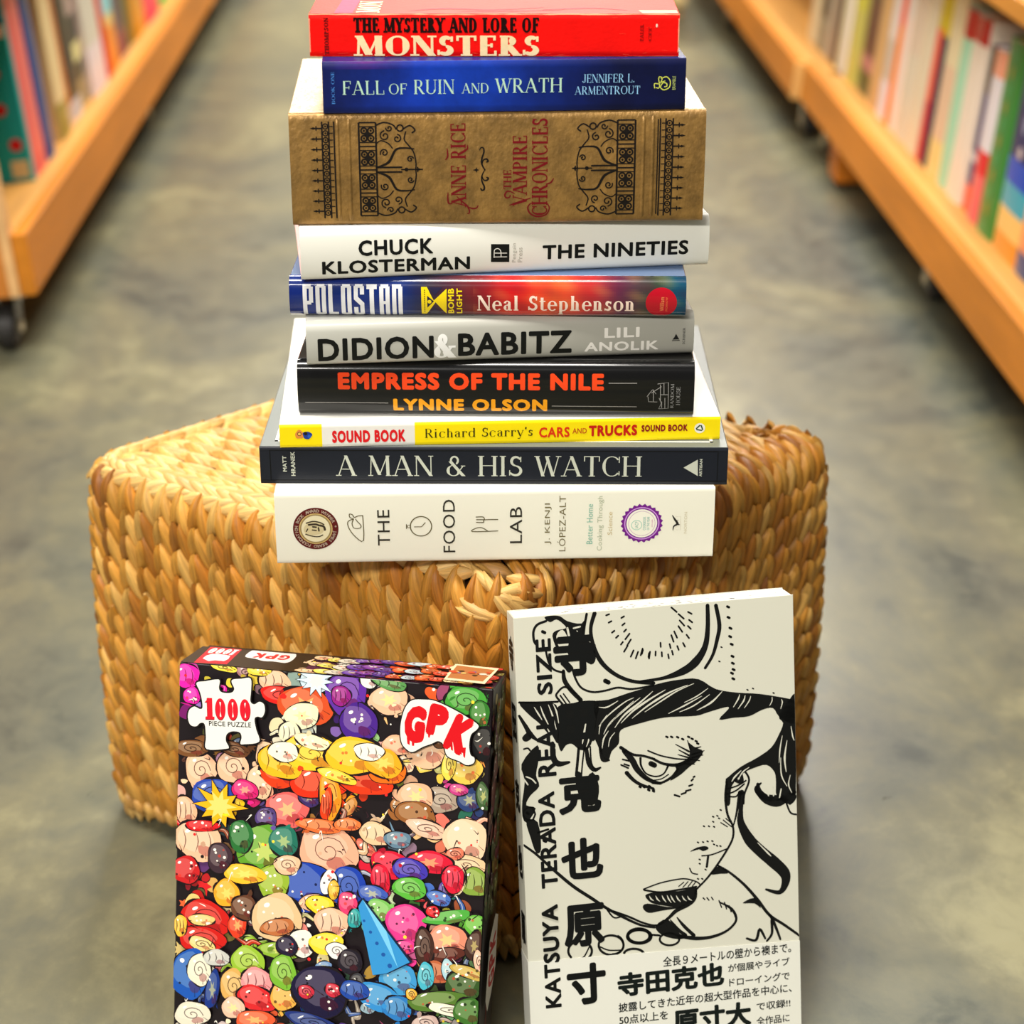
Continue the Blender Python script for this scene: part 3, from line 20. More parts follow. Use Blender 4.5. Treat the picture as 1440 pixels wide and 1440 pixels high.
PBLOB = [['b',4.41,258.72,8.74,7.82,0,[245,30,170]],['b',8.4,246.13,5.68,5.52,0,[245,30,170]],['b',28.99,266.37,8.74,2.76,0,[250,225,70]],['b',62.01,260.52,10.49,7.36,0,[242,188,150]],['b',52.17,266.53,7.87,3.68,0,[250,215,70]],['b',72.81,270.14,6.99,2.76,0,[250,215,70]],['b',67.79,251.39,14.86,5.98,0,[220,30,24]],['b',89.05,263.79,10.49,9.2,0,[205,228,238]],['b',82.66,246.29,18.35,11.96,0,[214,78,34]],['b',80.55,239.68,11.36,8.28,0,[236,230,190]],['b',73.03,227.94,6.99,7.36,0,[230,225,190]],['b',108.92,256.41,13.11,14.72,0,[96,44,160]],['b',105.32,254.72,6.12,6.44,0,[150,30,130]],['b',117.24,238.88,12.24,11.96,0,[72,32,136]],['b',123.14,266.76,6.12,5.52,0,[240,240,225]],['b',136.25,254.73,12.24,9.2,0,[242,188,150]],['b',135.87,265.6,11.36,4.14,0,[90,150,80]],['b',159.1,271.25,8.74,4.6,0,[228,90,40]],['b',160.79,226.88,14.86,13.8,0,[240,190,150]],['b',142.7,226.11,10.49,6.44,0,[240,180,140]],['b',184.26,258.55,13.11,9.2,0,[70,160,55]],['b',193.53,250.34,6.12,9.2,0,[50,120,40]],['b',196.53,232.49,6.99,11.04,0,[18,18,20]],['b',186.06,214.64,10.49,9.2,0,[238,196,80]],['b',175.62,216.85,4.37,10.12,0,[245,215,80]],['b',169.6,232.26,5.24,5.52,0,[110,70,40]],['b',15.42,198.38,10.49,11.5,0,[242,188,150]],['b',9.04,211.8,11.36,5.52,0,[120,76,40]],['b',36.46,202.25,10.49,11.04,0,[242,188,150]],['b',37.14,213.96,10.49,4.6,0,[110,66,36]],['b',58.16,211.74,6.99,9.2,0,[245,200,160]],['b',53.95,193.66,7.87,11.04,0,[240,190,150]],['b',23.75,182.3,14.86,11.04,0,[40,70,170]],['b',44.74,188.1,8.74,6.44,0,[215,30,110]],['b',6.04,170.2,6.99,10.12,0,[236,180,140]],['b',72.99,177.77,13.98,11.96,0,[226,96,92]],['b',59.18,170.78,6.99,7.36,0,[80,60,120]],['b',87.1,187.56,6.99,6.44,0,[60,40,100]],['b',171.12,193.48,11.36,8.28,0,[170,150,130]],['b',189.11,195.24,7.87,7.36,0,[40,60,110]],['b',197.98,198.4,4.37,9.2,0,[60,90,50]],['b',182.1,201.44,6.12,3.68,0,[200,60,130]],['b',155.22,194.22,11.36,9.2,0,[236,180,140]],['b',155.65,182.72,13.11,8.28,0,[150,92,44]],['b',162.79,174.18,13.11,5.52,0,[238,190,160]],['b',100.15,153.36,19.23,17.48,0,[240,172,138]],['b',86,128.34,18.35,16.56,0,[26,62,170]],['b',113.8,131.29,11.36,13.8,0,[26,62,170]],['b',101.23,132.79,5.24,8.28,0,[240,240,236]],['b',104.62,128.43,3.5,6.44,0,[240,180,50]],['b',90.94,118.46,8.74,5.52,0,[240,180,145]],['b',58.32,149.06,17.48,17.48,0,[96,158,42]],['b',71.21,156.97,9.61,10.12,0,[30,110,90]],['b',64.93,128.95,10.49,11.96,0,[150,180,50]],['b',43.11,157.41,7.87,11.04,0,[40,110,50]],['b',46.03,132.65,13.98,6.44,0,[250,190,46]],['b',73.95,141.72,8.74,6.44,0,[240,190,150]],['b',14.93,151.24,16.61,12.88,0,[242,188,150]],['b',17.56,161.91,11.36,3.68,0,[214,24,30]],['b',6.76,131.39,9.61,9.2,0,[200,30,34]],['b',29.31,141.81,7.87,10.12,0,[60,40,50]],['b',34.54,118.6,8.74,9.2,0,[250,170,40]],['b',20.68,100.37,16.61,11.96,0,[206,26,20]],['b',18.59,85.72,15.73,9.2,0,[206,26,20]],['b',18.33,99.15,8.74,3.68,0,[240,200,120]],['b',18.65,82.84,8.74,4.6,0,[240,210,130]],['b',4.1,93.75,4.37,7.36,0,[250,190,60]],['b',42.11,97.92,6.12,8.28,0,[220,60,30]],['b',46.55,110.35,8.74,8.28,0,[100,60,40]],['b',68.35,105.56,16.61,16.56,0,[228,190,140]],['b',68.96,99.91,11.36,5.52,0,[190,110,60]],['b',70.78,84.34,14.86,5.52,0,[140,180,50]],['b',84.72,90.68,8.74,9.2,0,[240,236,220]],['b',96.58,117.17,9.61,6.44,0,[250,212,40]],['b',104.35,106.64,11.36,10.12,0,[240,186,150]],['b',114.13,120.95,6.12,7.36,0,[235,60,110]],['b',119.08,111.09,4.37,6.44,0,[40,160,160]],['b',101.05,92.49,11.36,7.36,0,[248,215,50]],['b',108.17,88.53,6.99,5.52,0,[240,238,230]],['b',10.92,61.67,12.24,17.48,0,[24,84,176]],['b',17.56,65.33,7.87,11.04,0,[234,226,200]],['b',26.42,52.78,4.37,13.8,0,[20,50,130]],['b',13.35,34.71,12.24,8.28,0,[230,220,196]],['b',28.83,74.82,8.74,5.52,0,[200,200,190]],['b',49.75,74.77,11.36,10.12,0,[150,190,50]],['b',40.66,56.85,8.74,11.96,0,[220,170,90]],['b',55.75,61.97,10.49,9.2,0,[244,150,150]],['b',56.03,50.41,13.11,8.28,0,[216,36,40]],['b',40.98,42.34,7.87,7.36,0,[235,190,160]],['b',73.96,53.46,8.74,9.2,0,[230,170,70]],['b',55.43,35.8,13.11,6.44,0,[230,90,50]],['b',73.51,70.26,8.74,11.96,0,[120,180,50]],['b',98.26,60.13,18.35,17.48,0,[22,16,52]],['b',88.9,59.05,5.24,4.6,0,[200,40,60]],['b',106.64,62.06,5.24,4.6,0,[200,40,60]],['b',75.39,88.2,6.99,6.44,0,[30,24,50]],['b',93.24,38.83,17.48,5.52,0,[30,50,120]],['b',117.22,82.4,7.87,8.28,0,[30,24,36]],['b',122.86,66.33,5.24,9.2,0,[60,60,64]],['b',187.94,168.86,13.98,14.72,0,[242,204,166]],['b',188.57,153.64,14.86,6.44,0,[238,196,150]],['b',181.52,159.87,6.12,3.68,0,[230,120,90]],['b',194.91,142.69,9.61,9.2,0,[130,160,60]],['b',182.17,143.67,6.99,11.04,0,[244,210,170]],['b',131.05,167.73,11.36,7.36,0,[238,196,150]],['b',144.87,165.41,8.74,5.52,0,[100,130,150]],['b',140.88,148.68,13.11,9.2,0,[216,22,52]],['b',165.89,152.68,14.86,7.36,0,[216,22,52]],['b',181.27,143.58,6.99,9.2,0,[216,22,52]],['b',134.8,138.68,6.12,10.12,0,[216,22,52]],['b',153.33,146.71,11.36,7.36,0,[66,52,170]],['b',153.77,134.6,10.93,7.36,0,[90,180,60]],['b',130.06,128.79,9.61,5.52,0,[60,90,180]],['b',135.03,118.49,8.74,7.36,0,[120,190,90]],['b',172.69,130.06,7.87,4.6,0,[70,110,190]],['b',152.34,110.95,13.11,13.8,0,[226,56,140]],['b',151.97,95.8,7.87,4.6,0,[226,56,140]],['b',178.62,118.52,15.73,4.14,0,[80,170,64]],['b',196.99,114.91,6.99,7.36,0,[100,180,60]],['b',169.38,121.27,4.37,3.68,0,[214,30,40]],['b',179.22,103.55,13.11,10.12,0,[226,140,110]],['b',179.59,94.17,11.36,4.6,0,[90,40,30]],['b',164.8,97.23,6.12,12.88,0,[66,38,30]],['b',196.63,101.73,5.24,10.12,0,[66,38,30]],['b',173.21,81.63,8.74,7.36,0,[190,100,60]],['b',180.91,83.93,4.37,7.36,0,[170,210,220]],['b',200.23,91.78,3.5,7.36,0,[240,190,160]],['b',149.06,74.12,12.24,10.12,0,[60,150,206]],['b',137.01,60.8,14.86,9.2,0,[50,140,206]],['b',120.61,63.68,9.61,6.44,0,[30,70,160]],['b',148.82,55.01,9.61,8.28,0,[40,120,190]],['b',166.43,78.48,5.24,9.2,0,[70,180,200]],['b',191.78,75.71,12.24,10.12,0,[52,84,36]],['b',173.94,62.72,19.23,6.44,0,[84,120,44]],['b',183.34,57.63,14.86,3.68,0,[240,236,210]],['b',194.79,58.03,9.61,9.2,0,[60,110,40]],['b',167.6,47.66,8.74,4.6,0,[200,170,160]],['b',157.69,65.59,3.5,3.68,0,[240,180,60]],['b',193.72,83.97,12.24,3.68,0,[200,170,80]],['star',28.58,176.2,16.61,16.56,0,[250,182,24]],['star',89.07,262.88,11.36,10.12,0,[215,235,245]],['b',69.98,203.58,15.73,11.96,0,[232,60,18]],['b',93.29,197.46,19.23,10.12,0,[232,46,16]],['b',120.64,204.72,20.1,11.96,0,[232,56,18]],['b',136.45,209.91,12.24,9.2,0,[240,110,20]],['b',67.52,208.91,14.86,11.04,0,[250,186,30]],['b',88.12,216.41,20.1,11.96,0,[252,200,40]],['b',115.66,217.15,19.23,11.96,0,[252,190,34]],['b',134.02,214.28,12.24,9.2,0,[250,170,30]],['b',69.66,215.61,9.61,6.44,0,[255,246,214]],['b',87.91,223.78,11.36,4.6,0,[255,240,190]],['b',124.68,220.76,9.61,5.52,0,[255,250,225]],['b',100.43,189.79,6.99,15.64,0,[250,150,28]],['b',98.3,184.01,3.5,11.04,0,[236,60,16]],['b',94.1,169.6,14.86,4.6,0,[236,110,50]],['b',112.5,172.38,8.74,4.14,0,[236,120,60]],['b',104.63,203.18,13.11,3.68,0,[255,210,60]]]
CONE = [[121.58,119.87],[124.19,124.86],[155.99,86.78],[141.07,77.49],[132.32,75.54]]
PIECE = [[12.48,255.61],[18.19,257.19],[24.89,258.86],[27.59,258.43],[27.19,253.4],[29.26,250.92],[35.14,251.19],[37.18,253.87],[35.41,257.87],[36.21,259.84],[41.63,260.81],[47.64,261.42],[48.08,253.58],[47.82,246.91],[50.38,245.06],[53.68,247.02],[56.64,245.62],[57.34,241.11],[55.59,237.2],[52.66,237.36],[50.78,235.52],[52.03,228.96],[54.15,221.21],[44.29,218.62],[41.93,218.99],[42.67,223.08],[41.17,226.12],[36.12,226.24],[32.8,223.85],[32.47,219.62],[34.41,216.03],[32.58,214.6],[19.92,213.25],[19.34,220.93],[18.33,229.23],[15.35,229.79],[12.86,227.47],[9.03,227.96],[7.25,232.41],[8.01,237.51],[11.34,240.15],[14.75,238.95],[16.68,239.96],[16.05,245.75],[14.52,250.62]]
GPKB = [[151.52,256.79],[158.81,257.77],[166.13,257.44],[178.47,252.82],[187.54,248.32],[193.34,244.76],[192.66,241.83],[189.17,238.23],[188.24,231.58],[189.3,225.52],[191.8,223.7],[191.54,220.38],[187.15,218.65],[182.2,220.73],[174.78,223.33],[172.23,230.1],[168.73,232.24],[164.74,230.22],[159.13,227.64],[152.74,223.74],[148.59,225.42],[145.59,229.27],[144.47,237.42],[145.4,245.74],[147.6,252.51]]
DRIP = [[[148.73,232.86],[150.77,233.05],[150.79,227.94],[149.29,228.79]],[[151.74,233.14],[154.02,233.35],[153.58,227.7],[152.27,227.75]],[[155.21,234.29],[156.59,234.41],[156.43,230.11],[155.6,230.37]],[[161.86,237.37],[164.05,237.57],[163.14,233.7],[162.31,234.12]],[[164.23,239.23],[165.61,239.35],[165.51,235.65],[164.68,235.98]],[[175.59,233.7],[177.64,233.07],[178.29,226.96],[177.06,227.25]],[[183.87,229.53],[186.29,229.76],[186,222.99],[184.91,223.87]]]
TOPF = {'red': [[8.78,1.04],[5.56,53.25],[26.72,58.88],[29.57,3.68]],'piece': [[10.62,13.22],[10.51,21.21],[12.54,26.76],[17.46,27.47],[24.86,25.79],[26.33,17.2],[25.44,10.74],[19.41,11.04],[16.37,7.4]],'tx': [[10.84,27.98],[7.98,41.92],[23.65,45.87],[25.96,31.74]],'logo': [[34.19,27.4],[34.03,45.96],[39.21,46],[50.91,47.34],[61.42,46.75],[65.17,35.18],[63.96,20.22],[55.38,20.66],[48.98,19.39],[42.72,23.24]],'art': [[74.79,2.97],[72.67,65.31],[90.91,65.25],[106.36,5.77]],'pic': [[169.18,2.93],[168.2,47.63],[196.95,42.12],[195.6,0.08]],'pic2': [[170.6,7.81],[169.94,41.13],[195.19,37.27],[193.29,5.89]]}
EM = {'medal': [25.46,24.73,14.42],'watch': [92.29,25.31,6.78],'badge': [233.27,24.87,13.69],'chick': [[55.48,33.35],[55.54,16.01],[50.53,18.59],[46.75,24.24],[45.77,28.58],[47.51,30.4],[49.78,30.98],[47.35,32.25],[47.08,34.47],[48.98,34.07],[50.05,32.21],[52.66,33.15],[55.48,33.35]],'leg': [[49.56,30.98],[48.56,27.91],[49.82,24.8],[53.54,24.74],[54.16,26.58],[52.2,29.09],[50.91,30.96]],'fork': [[[141.21,29.17],[132.72,29.07],[132.15,27.35],[127.62,27.43]],[[127.42,31.14],[131.94,31.06],[132.72,29.07]],[[127.63,29.28],[132.38,29.2]],[[141.19,21.24],[125.08,21.02],[127.02,23.22],[130.99,23.65],[134.95,21.1]]],'bird': [[[252.71,30.25],[254.28,27.49],[256.09,24.36],[253.87,22.53],[253.39,19.79]],[[256.09,24.36],[257.49,23.46],[254.9,25.99],[256.58,26.83]],[[255.02,29.34],[257.98,29.29],[258.29,19.96],[255.32,20.01]]],'tri': [[269.11,11.91],[277.93,17.42],[278.34,6.19]],'bx': [[117.58,19.86],[129,19.43],[129,7.8],[117.53,8.25]],'bxp': [[[119.5,11.22],[119.51,14.71],[119.92,16.24],[121.52,16.9],[123.02,16.22],[123.72,14.55],[123.82,11.46]],[[119.51,14.1],[123.52,13.9],[127.33,13.8]],[[119.3,11.53],[123.51,11.43],[127.33,11.33]]],'scroll': [[[114.62,46.33],[115.35,47.77],[116.78,47.66],[117.25,45.33],[116.03,41.46],[115.77,38.54],[116.72,35.85],[117.81,34.13]],[[116.01,37.57],[116.89,40.23],[118.81,40.85],[119.71,39.47],[118.8,39]],[[117.81,34.13],[116.7,32.44],[115.72,29.76],[116.04,26.81],[117.28,23.85],[117.12,21.89],[115.81,21.51],[115.19,22.65]],[[115.97,30.73],[116.91,28.03],[118.84,27.66],[119.81,28.98],[118.85,29.48]]],'swash': [[[100.68,17.65],[103.07,15.15],[106.66,11.89],[107.85,9.65],[108.17,7.41],[107.1,6.78]],[[107.86,10.89],[110.03,10.02],[112.46,10.33],[113.43,11.81]],[[95.16,20.17],[95.01,16.23],[95.56,13.51],[97.49,13.24]],[[135.71,19.2],[133.29,20.47],[131.12,20.49],[129.81,18.29],[130.87,16.55],[132.81,17.02],[133.05,18.25]],[[132.81,11.82],[138.13,13.74],[145.39,16.13]],[[148.08,12.14],[145.89,12.9],[143.96,10.2],[145.43,6.46],[149.81,4.41],[155.16,5.59],[157.17,9.54],[156.08,12.53]],[[155.03,24.89],[157.92,25.84],[159.59,28.28]],[[95.02,47.26],[95.2,42.66],[93.98,40.73]],[[106.01,45.93],[107.21,47.37],[107.23,49.31]]],'wcirc': [231.24,10.58,9.71],'bomb': [[[82.09,20.16],[85.61,20.17],[85.31,2.18],[82.21,2.17]],[[85.61,19.71],[89.89,11.68],[97.95,19.19],[97.73,2.46],[90.98,10.53],[85.31,2.41]],[[87.82,20.18],[97.95,19.19],[92.08,9.96],[87.72,13.98]],[[92.11,12.26],[97.73,2.46],[86.42,2.41]]],'lines': [[[196.52,23.64],[214.42,23.73]],[[4.47,9.66],[57.24,9.48]],[[160.83,7.91],[214.59,7.73]]],'house': [[[220.91,14.95],[224.15,19.5],[226.47,16.78]],[[221.48,14.72],[221.91,11.37],[227.19,11.16]],[[224.71,19.51],[224.94,11.39]],[[227.4,23.33],[234.08,24.32],[234.4,6.65],[228.45,6.37],[230.02,10.22],[228.57,13.8]],[[229.09,22.75],[229.41,12.01]],[[231.3,23.59],[231.52,16.21]],[[223.65,17.36],[229.69,21.56]],[[229.28,16.19],[234.1,16.22]],[[230.21,11.42],[230.33,7.22]],[[232.16,13.82],[232.37,6.63]]],'flame': [232.31,12.46,2.27],'bloop': [[[198.9,13.21],[198.83,15.88],[201.83,15.85],[203.35,19.03],[201.71,19.9],[201.22,18.52],[201.86,14.78],[201.37,13.18],[199.75,13.52]],[[202.81,19.03],[206.01,19.85],[208.23,17.37],[207.81,13.64],[204.63,12.07],[202.43,13.7],[203.97,16.36],[206.13,15.8],[206.18,14.2],[204.9,13.89]],[[201.82,16.38],[205.01,17.41]]],'ccirc': [266.43,8.06,3.42],'cblock': [27.19,84.57],'cfig': [[12.46,8.91,2.68],[17.36,8.33,2.9]],'polx': [73.06,85.45,114.2,138.51,165.02,187.1,204.76,229.03,240.05],'gateL': [[12.55,64.31],[28.29,64.16],[41.9,63.59],[52.13,63.48],[76.46,63.24],[79.81,34.95],[10.23,6.13],[75.38,6.22]],'gateR': [[239.73,63.31],[222.88,63.48],[209.08,63.62],[198.3,63.73],[173.34,63.55],[171.11,34.81],[241.72,5.53],[174.09,5.46]],'orn': [[116.16,48.1],[118.18,21.73],[112.62,34.14]],'bands': [29.01,35.89,214.17,219.83]}
PZ = {'x': -0.2212,'y': 1.068,'yaw': -0.1789,'lean': 0.25028,'W': 0.2012,'H': 0.2672,'D': 0.0548}
AB = {'x': 0.0136,'y': 1.0602,'yaw': 0.18623,'lean': 0.23405,'W': 0.1815,'H': 0.3,'D': 0.0223}

# ------------------------------------------------------------------ basics
def lin(c):
    return tuple((x / 255 / 12.92) if x / 255 <= .04045 else ((x / 255 + .055) / 1.055) ** 2.4 for x in c[:3]) + (1.0,)

def jit(c, a, r=rnd):
    k = 1 + r.uniform(-a, a)
    return [min(255, max(0, x * k)) for x in c]

def mixc(a, b, t):
    t = min(1, max(0, t))
    return [a[i] * (1 - t) + b[i] * t for i in range(3)]

class MB:
    """collects faces with a colour each, then links them as one mesh"""
    def __init__(self):
        self.v, self.f, self.c, self.s = [], [], [], []
    def add(self, vs, fs, col=(200, 200, 200), smooth=False):
        o = len(self.v)
        self.v += [tuple(p) for p in vs]
        for i, f in enumerate(fs):
            self.f.append([o + k for k in f])
            self.c.append(lin(col[i] if isinstance(col[0], (list, tuple)) else col))
            self.s.append(smooth)
    def bm(self, bm, col, smooth=False):
        bm.verts.index_update()
        self.add([v.co[:] for v in bm.verts], [[v.index for v in f.verts] for f in bm.faces], col, smooth)
        bm.free()
    def box(self, x0, x1, y0, y1, z0, z1, col, bev=0.0, fn=None, seg=1):
        b = bmesh.new()
        bmesh.ops.create_cube(b, size=1)
        for v in b.verts:
            v.co = Vector(((x0 + x1) / 2 + v.co.x * (x1 - x0), (y0 + y1) / 2 + v.co.y * (y1 - y0), (z0 + z1) / 2 + v.co.z * (z1 - z0)))
        if bev:
            bmesh.ops.bevel(b, geom=b.edges[:], offset=bev, segments=seg, affect='EDGES', profile=.5)
        if fn:
            for v in b.verts:
                v.co = Vector(fn(v.co))
        self.bm(b, col)
    def cyl(self, c, axis, r, h, col, n=20, bev=0.0):
        b = bmesh.new()
        bmesh.ops.create_cone(b, cap_ends=True, segments=n, radius1=r, radius2=r, depth=h)
        if bev:
            bmesh.ops.bevel(b, geom=[e for e in b.edges if len(e.link_faces) == 2 and any(len(f.verts) > 4 for f in e.link_faces)], offset=bev, segments=2, affect='EDGES')
        q = Vector((0, 0, 1)).rotation_difference(Vector(axis)).to_matrix().to_4x4()
        bmesh.ops.transform(b, matrix=Matrix.Translation(c) @ q, verts=b.verts)
        self.bm(b, col)
    def build(self, name, mat, parent=None, recalc=True):
        me = bpy.data.meshes.new(name)
        me.from_pydata(self.v, [], self.f)
        at = me.color_attributes.new('Col', 'FLOAT_COLOR', 'CORNER')
        flat = []
        for f, c in zip(self.f, self.c):
            flat += list(c) * len(f)
        at.data.foreach_set('color', flat)
        me.polygons.foreach_set('use_smooth', self.s)
        if recalc:
            b = bmesh.new(); b.from_mesh(me)
            bmesh.ops.recalc_face_normals(b, faces=b.faces)
            b.to_mesh(me); b.free()
        me.materials.append(mat)
        o = bpy.data.objects.new(name, me)
        COL.objects.link(o)
        if parent:
            o.parent = parent
        return o

def empty(name, loc, label=None, cat=None, group=None, rot=(0, 0, 0), kind=None):
    o = bpy.data.objects.new(name, None)
    o.empty_display_size = .05
    COL.objects.link(o)
    o.location = loc; o.rotation_euler = rot
    tag(o, label, cat, group, kind)
    return o

def tag(o, label=None, cat=None, group=None, kind=None):
    for k, v in (('label', label), ('category', cat), ('group', group), ('kind', kind)):
        if v:
            o[k] = v
    return o

# ------------------------------------------------------------------ materials
def nodes(name):
    m = bpy.data.materials.new(name); m.use_nodes = True
    nt = m.node_tree
    return m, nt, nt.nodes['Principled BSDF']

def N(nt, t, **kw):
    n = nt.nodes.new(t)
    for k, v in kw.items():
        if k in n.inputs:
            n.inputs[k].default_value = v
        else:
            setattr(n, k, v)
    return n

def mat_col(name, rough=.4, coat=0., spec=.5, bump=0., bscale=300., var=0., vscale=40., metal=0., stretch=(1, 1, 1)):
    """surface whose colour comes from the mesh's own colour attribute"""
    m, nt, p = nodes(name)
    a = N(nt, 'ShaderNodeVertexColor', layer_name='Col')
    p.inputs['Roughness'].default_value = rough
    p.inputs['Specular IOR Level'].default_value = spec
    p.inputs['Coat Weight'].default_value = coat
    p.inputs['Coat Roughness'].default_value = .08
    p.inputs['Metallic'].default_value = metal
    out = a.outputs['Color']
    tc = N(nt, 'ShaderNodeTexCoord')
    mp = N(nt, 'ShaderNodeMapping'); mp.inputs['Scale'].default_value = stretch
    nt.links.new(tc.outputs['Object'], mp.inputs['Vector'])
    if var:
        nz = N(nt, 'ShaderNodeTexNoise', Scale=vscale, Detail=6., Roughness=.65)
        nt.links.new(mp.outputs['Vector'], nz.inputs['Vector'])
        rp = N(nt, 'ShaderNodeMapRange'); rp.inputs['From Min'].default_value = .3; rp.inputs['From Max'].default_value = .7
        rp.inputs['To Min'].default_value = 1 - var; rp.inputs['To Max'].default_value = 1 + var * .6
        nt.links.new(nz.outputs['Fac'], rp.inputs['Value'])
        mx = N(nt, 'ShaderNodeVectorMath', operation='SCALE')
        nt.links.new(out, mx.inputs[0]); nt.links.new(rp.outputs['Result'], mx.inputs['Scale'])
        out = mx.outputs['Vector']
    nt.links.new(out, p.inputs['Base Color'])
    if bump:
        nb = N(nt, 'ShaderNodeTexNoise', Scale=bscale, Detail=5.)
        nt.links.new(mp.outputs['Vector'], nb.inputs['Vector'])
        bp = N(nt, 'ShaderNodeBump', Strength=bump, Distance=.001)
        nt.links.new(nb.outputs['Fac'], bp.inputs['Height'])
        nt.links.new(bp.outputs['Normal'], p.inputs['Normal'])
    return m

M_MATTE = mat_col('matte_print', .5, 0, .22)
M_SATIN = mat_col('satin_print', .36, .06, .28)
M_GLOSS = mat_col('glossy_jacket', .25, .7, .2)
M_CLOTH = mat_col('book_cloth', .6, 0, .35, .25, 1500., .08, 700.)
M_WORN = mat_col('worn_paperback_print', .5, .0, .12, .15, 400., .1, 60.)
M_BLUE = mat_col('mottled_blue_print', .38, .04, .28, 0, 1, .45, 30.)
M_LEATH = mat_col('embossed_bronze_leather', .4, .0, .6, .5, 260., .46, 55., .4, (1.3, 1, 1))
M_PAPER = mat_col('paper_edges', .7, 0, .3, .4, 1800., .1, 500., 0, (.05, .05, 1))
M_WOOD = mat_col('honey_maple_wood', .48, 0, .22, .1, 90., .26, 16., 0, (1, .09, 1))
M_METAL = mat_col('caster_metal', .35, 0, .5, 0, 1, 0, 1, .9)
M_RUB = mat_col('caster_rubber', .6)
M_PAINT = mat_col('painted_wall', .7, 0, .3, .05, 60.)

def mat_weave():
    m, nt, p = nodes('dried_seagrass')
    a = N(nt, 'ShaderNodeVertexColor', layer_name='Col')
    uvn = N(nt, 'ShaderNodeUVMap', uv_map='leaf')
    mp = N(nt, 'ShaderNodeMapping'); mp.inputs['Scale'].default_value = (1.2, 9, 1)
    nt.links.new(uvn.outputs['UV'], mp.inputs['Vector'])
    nz = N(nt, 'ShaderNodeTexNoise', Scale=1.0, Detail=4., Roughness=.6)
    nt.links.new(mp.outputs['Vector'], nz.inputs['Vector'])
    rp = N(nt, 'ShaderNodeMapRange'); rp.inputs['From Min'].default_value = .28; rp.inputs['From Max'].default_value = .72
    rp.inputs['To Min'].default_value = .5; rp.inputs['To Max'].default_value = 1.15
    nt.links.new(nz.outputs['Fac'], rp.inputs['Value'])
    mx = N(nt, 'ShaderNodeVectorMath', operation='SCALE')
    nt.links.new(a.outputs['Color'], mx.inputs[0]); nt.links.new(rp.outputs['Result'], mx.inputs['Scale'])
    nt.links.new(mx.outputs['Vector'], p.inputs['Base Color'])
    bp = N(nt, 'ShaderNodeBump', Strength=.45, Distance=.0012)
    nt.links.new(nz.outputs['Fac'], bp.inputs['Height']); nt.links.new(bp.outputs['Normal'], p.inputs['Normal'])
    p.inputs['Roughness'].default_value = .46; p.inputs['Specular IOR Level'].default_value = .45
    return m
M_WEAVE = mat_weave()

def mat_floor():
    m, nt, p = nodes('stained_concrete')
    tc = N(nt, 'ShaderNodeTexCoord')
    mp = N(nt, 'ShaderNodeMapping'); mp.inputs['Scale'].default_value = (1, .8, 1)
    nt.links.new(tc.outputs['Object'], mp.inputs['Vector'])
    n1 = N(nt, 'ShaderNodeTexNoise', Scale=3.2, Detail=9., Roughness=.66, Distortion=.7)
    n2 = N(nt, 'ShaderNodeTexNoise', Scale=22., Detail=6., Roughness=.7, Distortion=.4)
    for n in (n1, n2):
        nt.links.new(mp.outputs['Vector'], n.inputs['Vector'])
    ad = N(nt, 'ShaderNodeMath', operation='MULTIPLY_ADD'); ad.inputs[1].default_value = .35
    nt.links.new(n2.outputs['Fac'], ad.inputs[0]); nt.links.new(n1.outputs['Fac'], ad.inputs[2])
    rp = N(nt, 'ShaderNodeValToRGB')
    e = rp.color_ramp.elements
    e[0].position = .5; e[0].color = lin(FLOOR_C[0]); e[1].position = .86; e[1].color = lin(FLOOR_C[3])
    for pos, c in ((.6, FLOOR_C[1]), (.72, FLOOR_C[2])):
        x = e.new(pos); x.color = lin(c)
    nt.links.new(ad.outputs[0], rp.inputs['Fac']); nt.links.new(rp.outputs['Color'], p.inputs['Base Color'])
    rr = N(nt, 'ShaderNodeMapRange'); rr.inputs['To Min'].default_value = .22; rr.inputs['To Max'].default_value = .4
    nt.links.new(n2.outputs['Fac'], rr.inputs['Value']); nt.links.new(rr.outputs['Result'], p.inputs['Roughness'])
    bp = N(nt, 'ShaderNodeBump', Strength=.08, Distance=.002)
    nt.links.new(n2.outputs['Fac'], bp.inputs['Height']); nt.links.new(bp.outputs['Normal'], p.inputs['Normal'])
    return m
FLOOR_C = ((68, 73, 66), (90, 92, 78), (107, 105, 82), (134, 130, 98))

